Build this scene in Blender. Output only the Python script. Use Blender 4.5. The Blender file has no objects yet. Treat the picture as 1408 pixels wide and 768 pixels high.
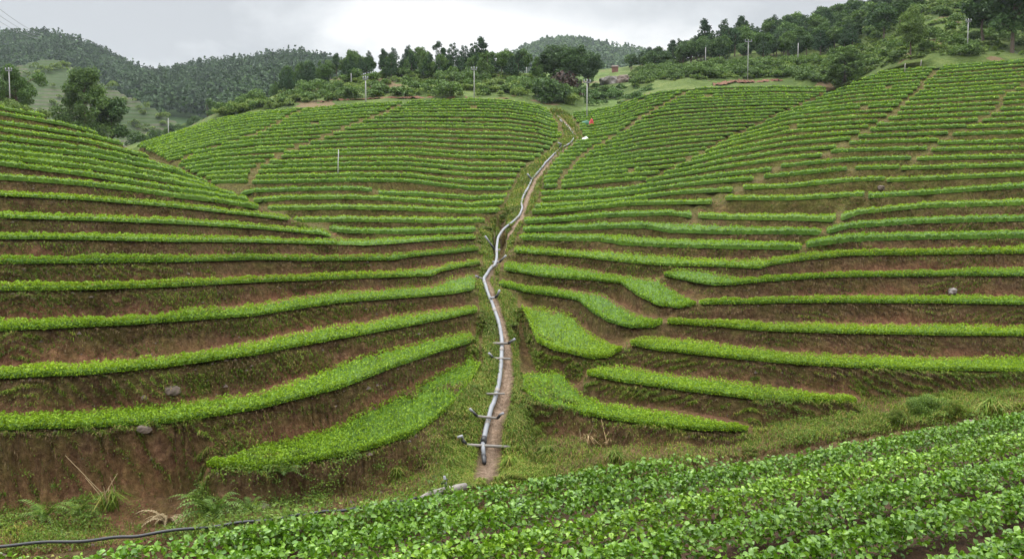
import bpy, math, random
import numpy as np
from mathutils import Vector
random.seed(7); rng = np.random.default_rng(7)
R = math.radians
sc = bpy.context.scene
F = 1105.0; VH = 320.0; PITCH = math.atan(64.0 / F)

# ------------------------------------------------------------------ camera, world, sun, exposure
cd = bpy.data.cameras.new('camera'); cam = bpy.data.objects.new('camera', cd); sc.collection.objects.link(cam)
cd.sensor_width = 36; cd.lens = 36 * F / 1408; cd.clip_start = 0.1; cd.clip_end = 6000
cam.location = (0, 0, 0); cam.rotation_euler = (math.pi / 2 - PITCH, 0, 0); sc.camera = cam
SUN_EL, SUN_AZ = 58, -35
w = bpy.data.worlds.new('World'); sc.world = w; w.use_nodes = True
nt = w.node_tree; N = nt.nodes; L = nt.links; N.clear()
wo = N.new('ShaderNodeOutputWorld'); bg = N.new('ShaderNodeBackground'); L.new(bg.outputs[0], wo.inputs[0])
bg.inputs[1].default_value = 0.1
sky = N.new('ShaderNodeTexSky'); sky.sky_type = 'NISHITA'; sky.sun_disc = False
sky.sun_elevation = R(SUN_EL); sky.sun_rotation = R(SUN_AZ); sky.air_density = 1.0; sky.dust_density = 2.0
tc = N.new('ShaderNodeTexCoord'); sep = N.new('ShaderNodeSeparateXYZ'); L.new(tc.outputs['Generated'], sep.inputs[0])
mp = N.new('ShaderNodeMapping'); mp.inputs['Scale'].default_value = (1.0, 1.0, 2.2); mp.inputs['Location'].default_value = (0.55, 0.2, 0.3)
L.new(tc.outputs['Generated'], mp.inputs[0])
n1 = N.new('ShaderNodeTexNoise'); n1.inputs['Scale'].default_value = 2.6; n1.inputs['Detail'].default_value = 6; n1.inputs['Roughness'].default_value = 0.5; n1.inputs['Distortion'].default_value = 0.3
L.new(mp.outputs[0], n1.inputs[0])
cr = N.new('ShaderNodeValToRGB'); e = cr.color_ramp.elements
e[0].position = 0.43; e[0].color = (4.9, 5.1, 5.35, 1); e[1].position = 0.58; e[1].color = (8.3, 8.35, 8.4, 1)
m_ = e.new(0.5); m_.color = (6.2, 6.4, 6.6, 1)
L.new(n1.outputs[0], cr.inputs[0])
# overcast: the zenith is brighter than the horizon
mr = N.new('ShaderNodeMapRange'); mr.inputs[1].default_value = 0.3; mr.inputs[2].default_value = 0.85; mr.inputs[3].default_value = 1.0; mr.inputs[4].default_value = 6.2
L.new(sep.outputs[2], mr.inputs[0])
vm = N.new('ShaderNodeVectorMath'); vm.operation = 'SCALE'; L.new(cr.outputs[0], vm.inputs[0]); L.new(mr.outputs[0], vm.inputs['Scale'])
mx = N.new('ShaderNodeMix'); mx.data_type = 'RGBA'; mx.inputs[0].default_value = 0.97
L.new(sky.outputs[0], mx.inputs[6]); L.new(vm.outputs[0], mx.inputs[7]); L.new(mx.outputs[2], bg.inputs[0])
sd = bpy.data.lights.new('sun', 'SUN'); sd.energy = 1.5; sd.angle = R(12); sd.color = (1.0, 0.95, 0.87)
sun = bpy.data.objects.new('sun', sd); sc.collection.objects.link(sun)
az = R(SUN_AZ); el = R(SUN_EL)
sun.rotation_euler = Vector((math.sin(az) * math.cos(el), math.cos(az) * math.cos(el), math.sin(el))).to_track_quat('Z', 'Y').to_euler()
vs = sc.view_settings; vs.view_transform = 'Standard'; vs.look = 'None'; vs.gamma = 1; vs.exposure = 0.28; vs.use_curve_mapping = False
sc.cycles.max_bounces = 6; sc.cycles.diffuse_bounces = 3; sc.cycles.volume_bounces = 1; sc.cycles.transparent_max_bounces = 8

# ------------------------------------------------------------------ helpers
CP, SP = math.cos(PITCH), math.sin(PITCH)
def cv(p):
    """photo pixel -> (A, W): the same ray written for a level camera"""
    p = np.asarray(p, float); s = (384 - p[..., 1]) / F; y = CP + s * SP
    q = p.copy(); q[..., 0] = 704 + (p[..., 0] - 704) / y; q[..., 1] = VH - F * (-SP + s * CP) / y
    return q
def world(A, W, d): return np.stack([(np.asarray(A) - 704) / F * d, np.asarray(d) + 0 * np.asarray(A), (VH - np.asarray(W)) / F * d], -1)
def zof(W, d): return (VH - W) / F * d
def _h(ix, iy, s):
    n = (ix.astype(np.int64) * 374761393 + iy.astype(np.int64) * 668265263 + s * 974711) & 0x7fffffff
    n = ((n ^ (n >> 13)) * 1274126177) & 0x7fffffff
    return ((n ^ (n >> 16)) & 0xffff) / 65535.0
def vn(x, y, s=0):
    x = np.asarray(x, float); y = np.asarray(y, float) + 0 * x; x = x + 0 * y
    ix = np.floor(x); iy = np.floor(y); fx = x - ix; fy = y - iy; fx = fx * fx * (3 - 2 * fx); fy = fy * fy * (3 - 2 * fy)
    a = _h(ix, iy, s); b = _h(ix + 1, iy, s); c = _h(ix, iy + 1, s); d = _h(ix + 1, iy + 1, s)
    return (a * (1 - fx) + b * fx) * (1 - fy) + (c * (1 - fx) + d * fx) * fy - 0.5
def fbm(x, y, s=0, o=4):
    r = 0; a = 1.0
    for k in range(o): r = r + a * vn(x * 2 ** k, y * 2 ** k, s + k); a *= .5
    return r
EDG = line_ = None
def _cvl(pts):
    q = cv(np.array(pts, float)); return q[:, 0], q[:, 1]
EDG = _cvl([(-400,800),(0,757),(200,741),(400,714),(520,694),(640,667),(850,640),(1040,619),(1180,594),(1408,556),(1800,500),(2500,400)])
QX, QY = -.47, .883; FZ0 = -1.455; FB = .10
def fieldz(x, y): return FZ0 - FB * (QX * x + QY * y)
def fieldd(A, W):
    k = QX * (A - 704) / F + QY; return FZ0 / ((VH - W) / F + FB * k)
def _oldd(A, W):
    return (-2.03 + .228 * 2.9) / ((VH - W) / F + .228 * (QX * (A - 704) / F + QY))
def squeeze(A, d):
    e = _oldd(A, np.interp(A, *EDG)) + .6; d = np.maximum(d, e + .02); m_ = np.maximum(25.0, e + 1)
    near = e * (np.minimum(d, m_) / e) ** .62
    return np.where(d > m_, near * (d / m_) ** .88, near)
class RBF:
    def __init__(s, pts, lam=0.02):
        p = np.array(pts, float); q = cv(p[:, :2]); s.P = q / 300.0; n = len(p); y = np.log(squeeze(q[:, 0], p[:, 2]))
        K = s.k(s.P, s.P) + lam * np.eye(n); Q = np.c_[np.ones(n), s.P]
        M = np.block([[K, Q], [Q.T, np.zeros((3, 3))]]); s.w = np.linalg.solve(M, np.r_[y, 0, 0, 0])
    def k(s, a, b):
        r = np.sqrt(((a[:, None] - b[None]) ** 2).sum(-1)) + 1e-9
        return -r
    def __call__(s, A, W):
        A = np.atleast_1d(np.asarray(A, float)); W = np.atleast_1d(np.asarray(W, float)); A, W = np.broadcast_arrays(A, W); sh = A.shape
        a = np.clip(A.ravel(), -40, 1450); p = np.c_[a, W.ravel()] / 300.0; out = np.empty(len(p))
        for i in range(0, len(p), 20000):
            t = p[i:i + 20000]; out[i:i + 20000] = np.c_[s.k(t, s.P), np.ones(len(t)), t] @ s.w
        return np.exp(out).reshape(sh)
def line(pts):
    q = cv(np.array(pts, float)); return q[:, 0], q[:, 1]

def mesh_np(name, V, faces, mat, parent=None, smooth=True, attrs=None, mats=None, fmat=None):
    """faces: (n,3) or (n,4) array or list of them"""
    fl = faces if isinstance(faces, list) else [faces]
    fl = [f for f in fl if len(f)]
    me = bpy.data.meshes.new(name); V = np.ascontiguousarray(V, np.float32)
    me.vertices.add(len(V)); me.vertices.foreach_set('co', V.ravel())
    li = np.concatenate([f.ravel() for f in fl]).astype(np.int32)
    cnt = np.concatenate([np.full(len(f), f.shape[1]) for f in fl]); st = np.r_[0, np.cumsum(cnt)[:-1]].astype(np.int32)
    me.loops.add(len(li)); me.loops.foreach_set('vertex_index', li)
    me.polygons.add(len(cnt)); me.polygons.foreach_set('loop_start', st)
    me.polygons.foreach_set('use_smooth', np.full(len(cnt), smooth, bool))
    for m in (mats or [mat]): me.materials.append(m)
    if fmat is not None: me.polygons.foreach_set('material_index', np.asarray(fmat, np.int32))
    for k, a in (attrs or {}).items():
        at = me.attributes.new(k, 'FLOAT', 'POINT'); at.data.foreach_set('value', np.asarray(a, np.float32).ravel())
    me.update(calc_edges=True); me.validate()
    o = bpy.data.objects.new(name, me); sc.collection.objects.link(o)
    if parent is not None: o.parent = parent
    return o
def tag(o, label=None, cat=None, group=None, kind=None):
    if label: o['label'] = label
    if cat: o['category'] = cat
    if group: o['group'] = group
    if kind: o['kind'] = kind
    return o
def empty(name, loc, rz=0):
    o = bpy.data.objects.new(name, None); sc.collection.objects.link(o); o.location = loc; o.rotation_euler = (0, 0, rz); o.empty_display_size = .2
    return o
def gridfaces(nr, nc):
    i = np.arange(nr * nc).reshape(nr, nc)
    return np.stack([i[:-1, :-1], i[:-1, 1:], i[1:, 1:], i[1:, :-1]], -1).reshape(-1, 4)
def tube(P, r, n=10, caps=True):
    """swept tube through points P with radius r (scalar or list) -> V, F(list)"""
    P = np.array(P, float); m = len(P); r = np.broadcast_to(np.asarray(r, float), (m,))
    T = np.gradient(P, axis=0); T /= np.linalg.norm(T, axis=1)[:, None] + 1e-9
    up = np.array([0, 0, 1.0]) if abs(T[0][2]) < .9 else np.array([1.0, 0, 0])
    V = []
    for i in range(m):
        a = np.cross(T[i], up); a /= np.linalg.norm(a) + 1e-9; b = np.cross(a, T[i])
        up = b
        t = np.arange(n) * 2 * math.pi / n
        V.append(P[i] + r[i] * (np.cos(t)[:, None] * a + np.sin(t)[:, None] * b))
    V = np.concatenate(V); i = np.arange(m * n).reshape(m, n); j = np.roll(i, -1, 1)
    Fq = np.stack([i[:-1], j[:-1], j[1:], i[1:]], -1).reshape(-1, 4)
    fs = [Fq]
    if caps: fs += [i[0][::-1][None], i[-1][None]]
    return V, fs
def join(parts):
    V = []; Fs = []; o = 0
    for v, fs in parts:
        V.append(v); Fs += [f + o for f in fs]; o += len(v)
    return np.concatenate(V), Fs
def leafcloud(C, size, up=0.5, asp=0.62, fold=0.25, rs=rng, nrm=None):
    """folded two-triangle-pair leaves at centres C (n,3)"""
    n = len(C); size = np.broadcast_to(size, (n,))
    nn = rs.normal(size=(n, 3)); nn /= np.linalg.norm(nn, axis=1)[:, None]
    base = np.array([0, 0, 1.0]) if nrm is None else nrm
    nn = nn * (1 - up) + base * up; nn /= np.linalg.norm(nn, axis=1)[:, None]
    t = rs.normal(size=(n, 3)); t -= (t * nn).sum(1)[:, None] * nn; t /= np.linalg.norm(t, axis=1)[:, None]
    b = np.cross(nn, t); s = size[:, None]
    v0 = C - t * s * .5; v2 = C + t * s * .5 - nn * s * .12
    v1 = C + b * s * asp * .5 + nn * s * fold * .5 + t * s * -.08; v3 = C - b * s * asp * .5 + nn * s * fold * .5 + t * s * -.08
    V = np.stack([v0, v1, v2, v3], 1).reshape(-1, 3); i = np.arange(n)[:, None] * 4
    return V, np.concatenate([i + [0, 1, 2], i + [0, 2, 3]]).astype(np.int64)
def blades(C, ln, wd, lean=0.4, rs=rng, hang=0.0):
    """grass blades: a bent strip of two faces"""
    n = len(C); a = rs.uniform(0, 2 * math.pi, n); dr = np.stack([np.cos(a), np.sin(a), 0 * a], 1); sd_ = np.stack([-np.sin(a), np.cos(a), 0 * a], 1)
    ln = np.broadcast_to(ln, (n,))[:, None]; wd = np.broadcast_to(wd, (n,))[:, None]; le = rs.uniform(.1, 1, n)[:, None] * lean
    up = np.array([0, 0, 1.0])
    m = C + up * ln * .55 + dr * ln * le * .35; t = C + up * ln * (.9 - le * .5 - hang) + dr * ln * (le + hang * .5)
    V = np.stack([C - sd_ * wd / 2, C + sd_ * wd / 2, m + sd_ * wd * .4, m - sd_ * wd * .4, t], 1).reshape(-1, 3); i = np.arange(n)[:, None] * 5
    return V, [i + [0, 1, 2, 3], i + [3, 2, 4]]

# ------------------------------------------------------------------ materials
def newmat(name, rough=.8, spec=.3):
    m = bpy.data.materials.new(name); m.use_nodes = True; b = m.node_tree.nodes['Principled BSDF']
    b.inputs['Roughness'].default_value = rough; b.inputs['Specular IOR Level'].default_value = spec
    return m, m.node_tree, b
def ramp(t, fac, stops):
    r = t.nodes.new('ShaderNodeValToRGB'); e = r.color_ramp.elements
    e[0].position, e[0].color = stops[0][0], (*stops[0][1], 1); e[1].position, e[1].color = stops[-1][0], (*stops[-1][1], 1)
    for p, c in stops[1:-1]: x = e.new(p); x.color = (*c, 1)
    t.links.new(fac, r.inputs[0]); return r.outputs[0]
def noise(t, scale, detail=5, rough=.6, co=None, dist=0):
    n = t.nodes.new('ShaderNodeTexNoise'); n.inputs['Scale'].default_value = scale; n.inputs['Detail'].default_value = detail; n.inputs['Roughness'].default_value = rough; n.inputs['Distortion'].default_value = dist
    if co is None:
        g = t.nodes.new('ShaderNodeNewGeometry'); co = g.outputs['Position']
    t.links.new(co, n.inputs['Vector']); return n.outputs[0]
def mixc(t, fac, a, b, mode='MIX'):
    m = t.nodes.new('ShaderNodeMix'); m.data_type = 'RGBA'; m.blend_type = mode
    for s, v in ((m.inputs[0], fac), (m.inputs[6], a), (m.inputs[7], b)):
        if isinstance(v, (int, float)): s.default_value = v
        elif isinstance(v, tuple): s.default_value = (*v, 1)
        else: t.links.new(v, s)
    return m.outputs[2]
def mth(t, op, a, b=0.0, c=None, clamp=False):
    m = t.nodes.new('ShaderNodeMath'); m.operation = op; m.use_clamp = clamp
    for s, v in zip(m.inputs, (a, b, c)):
        if v is None: continue
        if isinstance(v, (int, float)): s.default_value = v
        else: t.links.new(v, s)
    return m.outputs[0]
def attr(t, name):
    a = t.nodes.new('ShaderNodeAttribute'); a.attribute_name = name; return a.outputs['Fac']
def bump(t, b, h, dist=.05, strength=1.0):
    n = t.nodes.new('ShaderNodeBump'); n.inputs['Distance'].default_value = dist; n.inputs['Strength'].default_value = strength
    t.links.new(h, n.inputs['Height']); t.links.new(n.outputs[0], b.inputs['Normal'])
def leafmat(name, cols, rough=.5, spec=.4, trans=.25, nscale=.35, namt=.5):
    m, t, b = newmat(name, rough, spec)
    g = t.nodes.new('ShaderNodeNewGeometry')
    c = ramp(t, g.outputs['Random Per Island'], [(i / (len(cols) - 1), k) for i, k in enumerate(cols)])
    n = noise(t, nscale, 4); f = ramp(t, n, [(.3, (1 - namt * .6,) * 3), (.7, (1 + namt * .5, 1 + namt * .4, 1 + namt * .1))])
    c = mixc(t, 1.0, c, f, 'MULTIPLY')
    oi = t.nodes.new('ShaderNodeObjectInfo'); c = mixc(t, 1.0, c, ramp(t, oi.outputs['Random'], [(0, (.86, .90, .95)), (.5, (1, 1, 1)), (1, (1.14, 1.06, 1.0))]), 'MULTIPLY')
    t.links.new(c, b.inputs['Base Color'])
    if trans:
        tr = t.nodes.new('ShaderNodeBsdfTranslucent'); t.links.new(c, tr.inputs[0]); ms = t.nodes.new('ShaderNodeMixShader'); ms.inputs[0].default_value = trans
        t.links.new(b.outputs[0], ms.inputs[1]); t.links.new(tr.outputs[0], ms.inputs[2]); t.links.new(ms.outputs[0], t.nodes['Material Output'].inputs[0])
    return m
def plain(name, col, rough=.6, spec=.4, var=.25, scale=6, metal=0):
    m, t, b = newmat(name, rough, spec); b.inputs['Metallic'].default_value = metal
    n = noise(t, scale, 6); c = ramp(t, n, [(.3, tuple(x * (1 - var) for x in col)), (.7, tuple(min(1, x * (1 + var)) for x in col))])
    t.links.new(c, b.inputs['Base Color']); return m
M = {}
M['crop'] = leafmat('crop_leaves', [(.125, .225, .006), (.155, .27, .008), (.185, .31, .010), (.22, .345, .014)], .5, .28, .3, .4, .25)
M['field'] = leafmat('field_leaves', [(.055, .14, .005), (.09, .20, .007), (.13, .26, .011), (.20, .35, .028)], .38, .45, .25, .8, .4)
M['hedge'] = leafmat('hedge_body', [(.045, .098, .006), (.05, .108, .007)], .8, .2, 0, 3, .6)  # darker than the crop leaves: shade in the gaps between them, put into the colour
M['rowbody'] = leafmat('row_inner_leaves', [(.022, .06, .006), (.025, .07, .007)], .8, .15, 0, 5, .7)
M['grass'] = leafmat('bank_grass', [(.06, .12, .010), (.095, .17, .014), (.145, .205, .025), (.25, .20, .07)], .7, .2, .25, .6, .6)
M['weed'] = leafmat('riser_weeds', [(.06, .07, .014), (.10, .11, .022), (.09, .16, .016), (.19, .14, .055)], .75, .2, .2, .7, .7)
M['fern'] = leafmat('fern_leaves', [(.06, .12, .015), (.10, .18, .02), (.16, .24, .035)], .5, .3, .3, 1, .4)
M['roots'] = leafmat('dead_roots', [(.03, .018, .010), (.08, .048, .025), (.15, .10, .055), (.24, .18, .10)], .9, .1, 0, 1, .4)
M['dry'] = leafmat('dry_stalks', [(.24, .17, .09), (.33, .26, .15)], .8, .2, 0, 1, .3)
M['tree_dark'] = leafmat('dark_crown', [(.028, .065, .018), (.04, .09, .022), (.06, .12, .028), (.08, .15, .035)], .6, .3, .15, .25, .5)
M['wood_dark'] = leafmat('far_wood', [(.018, .045, .016), (.026, .06, .02), (.038, .08, .024)], .7, .2, .1, .03, .6)
M['tree_mid'] = leafmat('mid_crown', [(.045, .095, .02), (.065, .13, .025), (.09, .17, .032), (.12, .21, .045)], .6, .3, .2, .2, .5)
M['tree_pale'] = leafmat('pale_crown', [(.06, .11, .02), (.09, .16, .03), (.13, .21, .045)], .6, .3, .2, .3, .5)
M['pine'] = leafmat('pine_needles', [(.024, .055, .024), (.035, .075, .03), (.05, .10, .036)], .7, .2, .1, .2, .4)
M['shrub'] = leafmat('shrub_leaves', [(.07, .125, .022), (.10, .17, .03), (.15, .235, .04), (.20, .27, .06)], .6, .3, .2, .08, .6)
M['redshrub'] = leafmat('red_shrub_leaves', [(.045, .02, .015), (.06, .028, .02), (.035, .035, .018)], .6, .3, .1, 1, .4)
M['bark'] = plain('bark', (.11, .085, .065), .9, .1, .35, 12)
M['palebark'] = plain('pale_bark', (.3, .27, .23), .9, .1, .3, 8)
M['pipe'] = plain('grey_plastic_pipe', (.16, .165, .175), .55, .3, .2, 3)
M['pipeold'] = plain('weathered_pipe', (.19, .17, .15), .6, .3, .3, 5)
M['black'] = plain('black_plastic', (.02, .02, .022), .45, .4, .2, 8)
M['steel'] = plain('galvanised_fitting', (.2, .2, .215), .4, .5, .15, 10)
M['concrete'] = plain('concrete', (.33, .32, .31), .8, .2, .15, 3)
M['stone'] = plain('stone', (.12, .092, .074), .85, .2, .35, 5)
M['palestone'] = plain('pale_stone', (.21, .19, .17), .85, .2, .25, 5)
M['white'] = plain('white_sheet', (.7, .71, .72), .6, .3, .08, 3)
M['greysheet'] = plain('grey_sheet', (.30, .34, .34), .6, .3, .15, 3)
M['red'] = plain('red_cloth', (.33, .03, .03), .6, .3, .15, 5)
M['rust'] = plain('dull_red_wall', (.16, .075, .06), .8, .2, .2, 2)
M['greennet'] = plain('green_net', (.02, .1, .05), .6, .3, .2, 5)
M['wire'] = plain('wire', (.12, .12, .13), .5, .3, .1, 1)
M['cloth'] = plain('pale_clothes', (.5, .48, .45), .9, .1, .15, 4)
M['skin'] = plain('skin', (.35, .2, .13), .6, .3, .1, 4)
M['darkcloth'] = plain('dark_clothes', (.05, .05, .06), .9, .1, .15, 4)

def soilmat():
    m, t, b = newmat('terrace_soil', .95, .1)
    g = t.nodes.new('ShaderNodeNewGeometry')
    big = noise(t, .35, 6, .65); fine = noise(t, 9, 8, .75); mid = noise(t, 2.2, 6, .7)
    br = ramp(t, fine, [(.28, (.034, .019, .010)), (.5, (.115, .066, .034)), (.74, (.26, .165, .092))])
    red = ramp(t, fine, [(.3, (.14, .058, .030)), (.7, (.34, .165, .095))])
    low = mth(t, 'SUBTRACT', 1.0, attr(t, 'rh')); lf = mth(t, 'MULTIPLY', low, attr(t, 'clay'))
    rf = mth(t, 'ADD', mth(t, 'MULTIPLY', mth(t, 'SUBTRACT', big, .44), 2.6), mth(t, 'MULTIPLY', mth(t, 'SUBTRACT', lf, .38), 1.7)); rf = mth(t, 'ADD', rf, mth(t, 'MULTIPLY', mth(t, 'SUBTRACT', mid, .5), 1.6), clamp=True)
    rf = mth(t, 'MULTIPLY', rf, .75, clamp=True)
    c = mixc(t, rf, br, red)
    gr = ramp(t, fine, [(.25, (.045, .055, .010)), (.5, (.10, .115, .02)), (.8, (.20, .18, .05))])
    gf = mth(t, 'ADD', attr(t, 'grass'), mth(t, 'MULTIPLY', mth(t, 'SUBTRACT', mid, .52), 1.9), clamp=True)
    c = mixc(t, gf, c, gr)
    sand = ramp(t, fine, [(.3, (.20, .13, .085)), (.7, (.38, .28, .20))])
    pf = mth(t, 'ADD', attr(t, 'path'), mth(t, 'MULTIPLY', mth(t, 'SUBTRACT', mid, .5), .8), clamp=True); pf = mth(t, 'MULTIPLY', pf, mth(t, 'GREATER_THAN', attr(t, 'path'), .05))
    c = mixc(t, pf, c, sand)
    t.links.new(c, b.inputs['Base Color'])
    mpn = t.nodes.new('ShaderNodeMapping'); mpn.inputs['Scale'].default_value = (3.5, 3, 1.9); t.links.new(g.outputs['Position'], mpn.inputs[0]); fib = noise(t, 2.2, 6, .7, mpn.outputs[0], .6)
    c2 = mixc(t, .6, c, ramp(t, fib, [(.32, (.35, .33, .3)), (.55, (1, 1, 1)), (.75, (1.5, 1.45, 1.35))]), 'MULTIPLY'); t.links.new(c2, b.inputs['Base Color'])
    h = mth(t, 'ADD', mth(t, 'ADD', mth(t, 'MULTIPLY', fine, .6), mid), fib); bump(t, b, h, .2, 1.0)
    return m
M['soil'] = soilmat()
def groundmat(name, cols, s1=.15, s2=2.0, bare=None):
    m, t, b = newmat(name, .95, .1)
    a = noise(t, s1, 6, .6); f = noise(t, s2, 8, .7); v = mth(t, 'ADD', mth(t, 'MULTIPLY', a, .6), mth(t, 'MULTIPLY', f, .4))
    c = ramp(t, v, [(.36 + .28 * i / (len(cols) - 1), k) for i, k in enumerate(cols)])
    if bare: c = mixc(t, mth(t, 'MULTIPLY', mth(t, 'GREATER_THAN', noise(t, .12, 5), .6), .8), c, bare)
    t.links.new(c, b.inputs['Base Color']); bump(t, b, f, .25, 1.0)
    return m
M['scrubland'] = groundmat('scrub_ground', [(.035, .055, .014), (.065, .095, .022), (.115, .14, .04)], .25, 1.8, (.14, .09, .055))
M['forestfloor'] = groundmat('forest_floor', [(.015, .032, .012), (.03, .055, .018), (.05, .085, .025)], .05, .4)
M['meadow'] = groundmat('meadow', [(.04, .07, .018), (.07, .11, .026), (.105, .145, .04)], .2, 1.8, (.13, .10, .06))
M['redearth'] = groundmat('red_earth', [(.07, .035, .022), (.13, .065, .04), (.17, .11, .07)], .3, 2)
def spurmat():
    m, t, b = newmat('spur_terraces', .95, .1); g = t.nodes.new('ShaderNodeNewGeometry'); sp = t.nodes.new('ShaderNodeSeparateXYZ'); t.links.new(g.outputs['Position'], sp.inputs[0])
    nz = noise(t, .05, 4); z = mth(t, 'ADD', mth(t, 'DIVIDE', sp.outputs[2], 1.6), mth(t, 'MULTIPLY', nz, .0)); fr_ = mth(t, 'FRACT', z); band = mth(t, 'GREATER_THAN', fr_, .5)
    a = ramp(t, noise(t, .6, 6, .7), [(.3, (.028, .046, .015)), (.7, (.055, .08, .026))]); br = ramp(t, noise(t, 1, 6, .7), [(.3, (.04, .045, .03)), (.7, (.09, .08, .055))])
    c = mixc(t, mth(t, 'MULTIPLY', band, .8), a, br); c = mixc(t, mth(t, 'MULTIPLY', mth(t, 'GREATER_THAN', noise(t, .035, 3), .5), .65), c, (.03, .052, .017)); t.links.new(c, b.inputs['Base Color']); return m
M['spur'] = spurmat()
def fieldsoil():
    m, t, b = newmat('field_soil', .95, .15); f = noise(t, 14, 8, .7); t.links.new(ramp(t, f, [(.3, (.02, .012, .007)), (.7, (.085, .048, .027))]), b.inputs['Base Color']); bump(t, b, f, .05); return m
M['fieldsoil'] = fieldsoil()

# ------------------------------------------------------------------ depth of each hillside along its pixels
GUL = [(666,638,15),(672,590,16.8),(686,535,19.3),(690,470,23.5),(675,420,28),(665,387,31.5),(683,355,36.5),(685,325,42),(714,297,50),(720,270,58.5),(731,248,67),(750,225,77),(770,205,90),(789,190,101),(770,165,121),(760,152,131),(700,445,25.8),(700,505,21.2),(700,560,18.4),(640,655,14.1),(690,660,14.3)]
DLp = [(0,735,12.0),(0,589,13.5),(0,519,15.3),(0,454,17.4),(0,399,19.8),(0,362,22.2),(0,328,24.8),(0,299,27.5),(0,269,30.5),(0,245,34),(0,226,38),(0,190,46),(0,145,60),
 (200,722,12.4),(233,580,14.6),(233,503,16.6),(240,358,24.5),(240,308,31),(240,270,38),(240,251,44),(240,236,52),(120,254,36),(120,213,46),(120,180,62),(200,215,58),(300,262,48),(357,286,42),(400,303,39.5),(455,326,36.5),
 (470,336,33.5),(470,358,29.5),(470,383,26.3),(470,415,23),(470,464,19.6),(470,532,16.6),(350,562,15.5),(287,643,13.4),(400,700,13),(470,625,14.3),(520,690,13.4),(603,572,17),(655,497,20.5),(603,483,20.8),(650,470,22.2),(603,440,23.3),(658,428,25),(594,379,28.7),(653,398,27.5),(658,344,35.5),(656,327,39.5),(603,640,14.6)]
DM_ = RBF(GUL + [(658,344,35.5),(656,327,39.5),(656,317,42),(480,319,44),(647,283,54),(480,272,57),(350,276,60),(647,255,66),(480,250,67),(300,253,72),(704,262,63),(250,215,88),(420,207,90),(545,200,92),(660,200,92),(748,214,80),(777,189,98),(300,180,105),(420,170,112),(660,165,115),(420,147,135),(300,163,122),(200,197,105),(560,137,145),(700,136,145),(757,152,128),(650,134,145),
 (740,268,59),(787,262,62),(840,240,72),(905,250,74),(905,236,80),(1000,195,100),(1100,146,125),(787,203,89),(840,204,90),(840,180,105),(795,170,115),(905,170,112),(905,146,125),(905,124,145),(1000,118,155),(1100,118,155),(1000,150,130),(815,150,135),
 (653,398,27.5),(650,470,22.3),(655,497,20.5),(603,572,17),(603,640,14.6),(658,428,25),(711,348,36.8),(693,371,33),(688,396,29.5),(720,425,26.3),(728,445,24.4),(719,539,18.4),(745,575,17.6),(720,640,14.9),(800,630,15.2),(721,298,48.5),(715,328,40.8)])
DL = RBF(DLp)
DR = RBF([(719,539,18.4),(836,575,17.3),(1029,591,16.6),(807,515,20),(940,536,19),(1178,552,17.9),(866,474,22),(1040,499,20.6),(1408,509,20.2),(1040,612,15.9),(1190,585,16.9),(1408,553,17.8),(800,630,15.2),(745,575,17.6),
 (917,444,24.8),(1140,457,23.2),(1408,461,22.2),(962,417,27.3),(1408,418,24.3),(912,379,31.8),(1140,381,28.8),(1408,379,26.6),(1046,368,31),(1408,348,29),(711,348,36.8),(920,365,34.2),(693,371,33),(853,389,31.2),(920,420,27.8),(688,396,29.5),(794,413,28.2),(836,442,25.6),(907,445,25),(728,445,24.4),(784,485,22.4),(847,489,22),(767,420,27.6),
 (1408,325,31.5),(1408,302,34.3),(1408,280,37),(1408,260,40.5),(1408,218,49),(1408,175,63),(1408,137,79),(1408,110,93),(1408,82,110),(1168,351,31.5),(1168,312,37),(1168,277,43.5),(1168,237,53),(1168,193,67),(1168,157,83),(1168,118,108),
 (1000,320,39),(1000,278,47.5),(1000,241,59.5),(1000,205,77),(1000,191,88),(867,312,42),(867,281,50),(867,255,62),(721,298,48.5),(738,277,56.5),(720,317,43.3),(715,328,40.8),(920,233,78)])
LAY = {'L': DL, 'M': DM_, 'R': DR}

# silhouettes (left nose, right nose)
SL = line([(-400,100),(0,143),(42,152),(62,158),(90,167),(117,176),(146,186),(180,200),(211,213),(242,230),(272,244),(313,264),(334,271),(357,284),(400,300),(425,309),(457,323)])
SR = line([(870,257),(905,241),(934,226),(957,216),(988,197),(1020,181),(1040,172),(1070,157),(1100,144),(1138,127),(1168,115),(1200,101),(1225,93),(1250,88),(1290,82),(1330,78),(1370,79),(1408,81),(1900,100)])
def sl(A): return np.interp(A, SL[0], SL[1], right=1e4) if np.isscalar(A) else np.where(A <= SL[0][-1], np.interp(A, *SL), 1e4)
def srf(A): return np.where(np.asarray(A) >= SR[0][0], np.interp(A, *SR), 1e4)

# ------------------------------------------------------------------ the crop strips
STR = []
def S(layer, lip, top=None, c=.22, label=None, group=None, frac=.7, end=5):
    la, lw = line(lip); o = np.argsort(la, kind='stable')
    s = dict(layer=layer, a=la[o], w=lw[o], c=c, label=label, group=group, frac=frac, a0=la.min(), a1=la.max(), end=end)
    if top is not None:
        ta, tw = line(top); o = np.argsort(ta, kind='stable'); s['ta'] = ta[o]; s['tw'] = tw[o]
    STR.append(s); return s
GLf, GC, GRt, GMd = 'crop strips on the left hill', 'crop strips on the middle hill', 'crop strips on the right hill', 'crop strips on the slope behind the right hill'
X0 = -470; X1 = 1940
ordn = 'lowest second third fourth fifth sixth seventh eighth ninth tenth eleventh twelfth thirteenth fourteenth fifteenth sixteenth seventeenth eighteenth nineteenth twentieth'.split()
def nth(k):
    return ordn[k] if k < 20 else ('twenty-' + 'first second third fourth fifth sixth seventh eighth ninth'.split()[k - 20])
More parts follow.
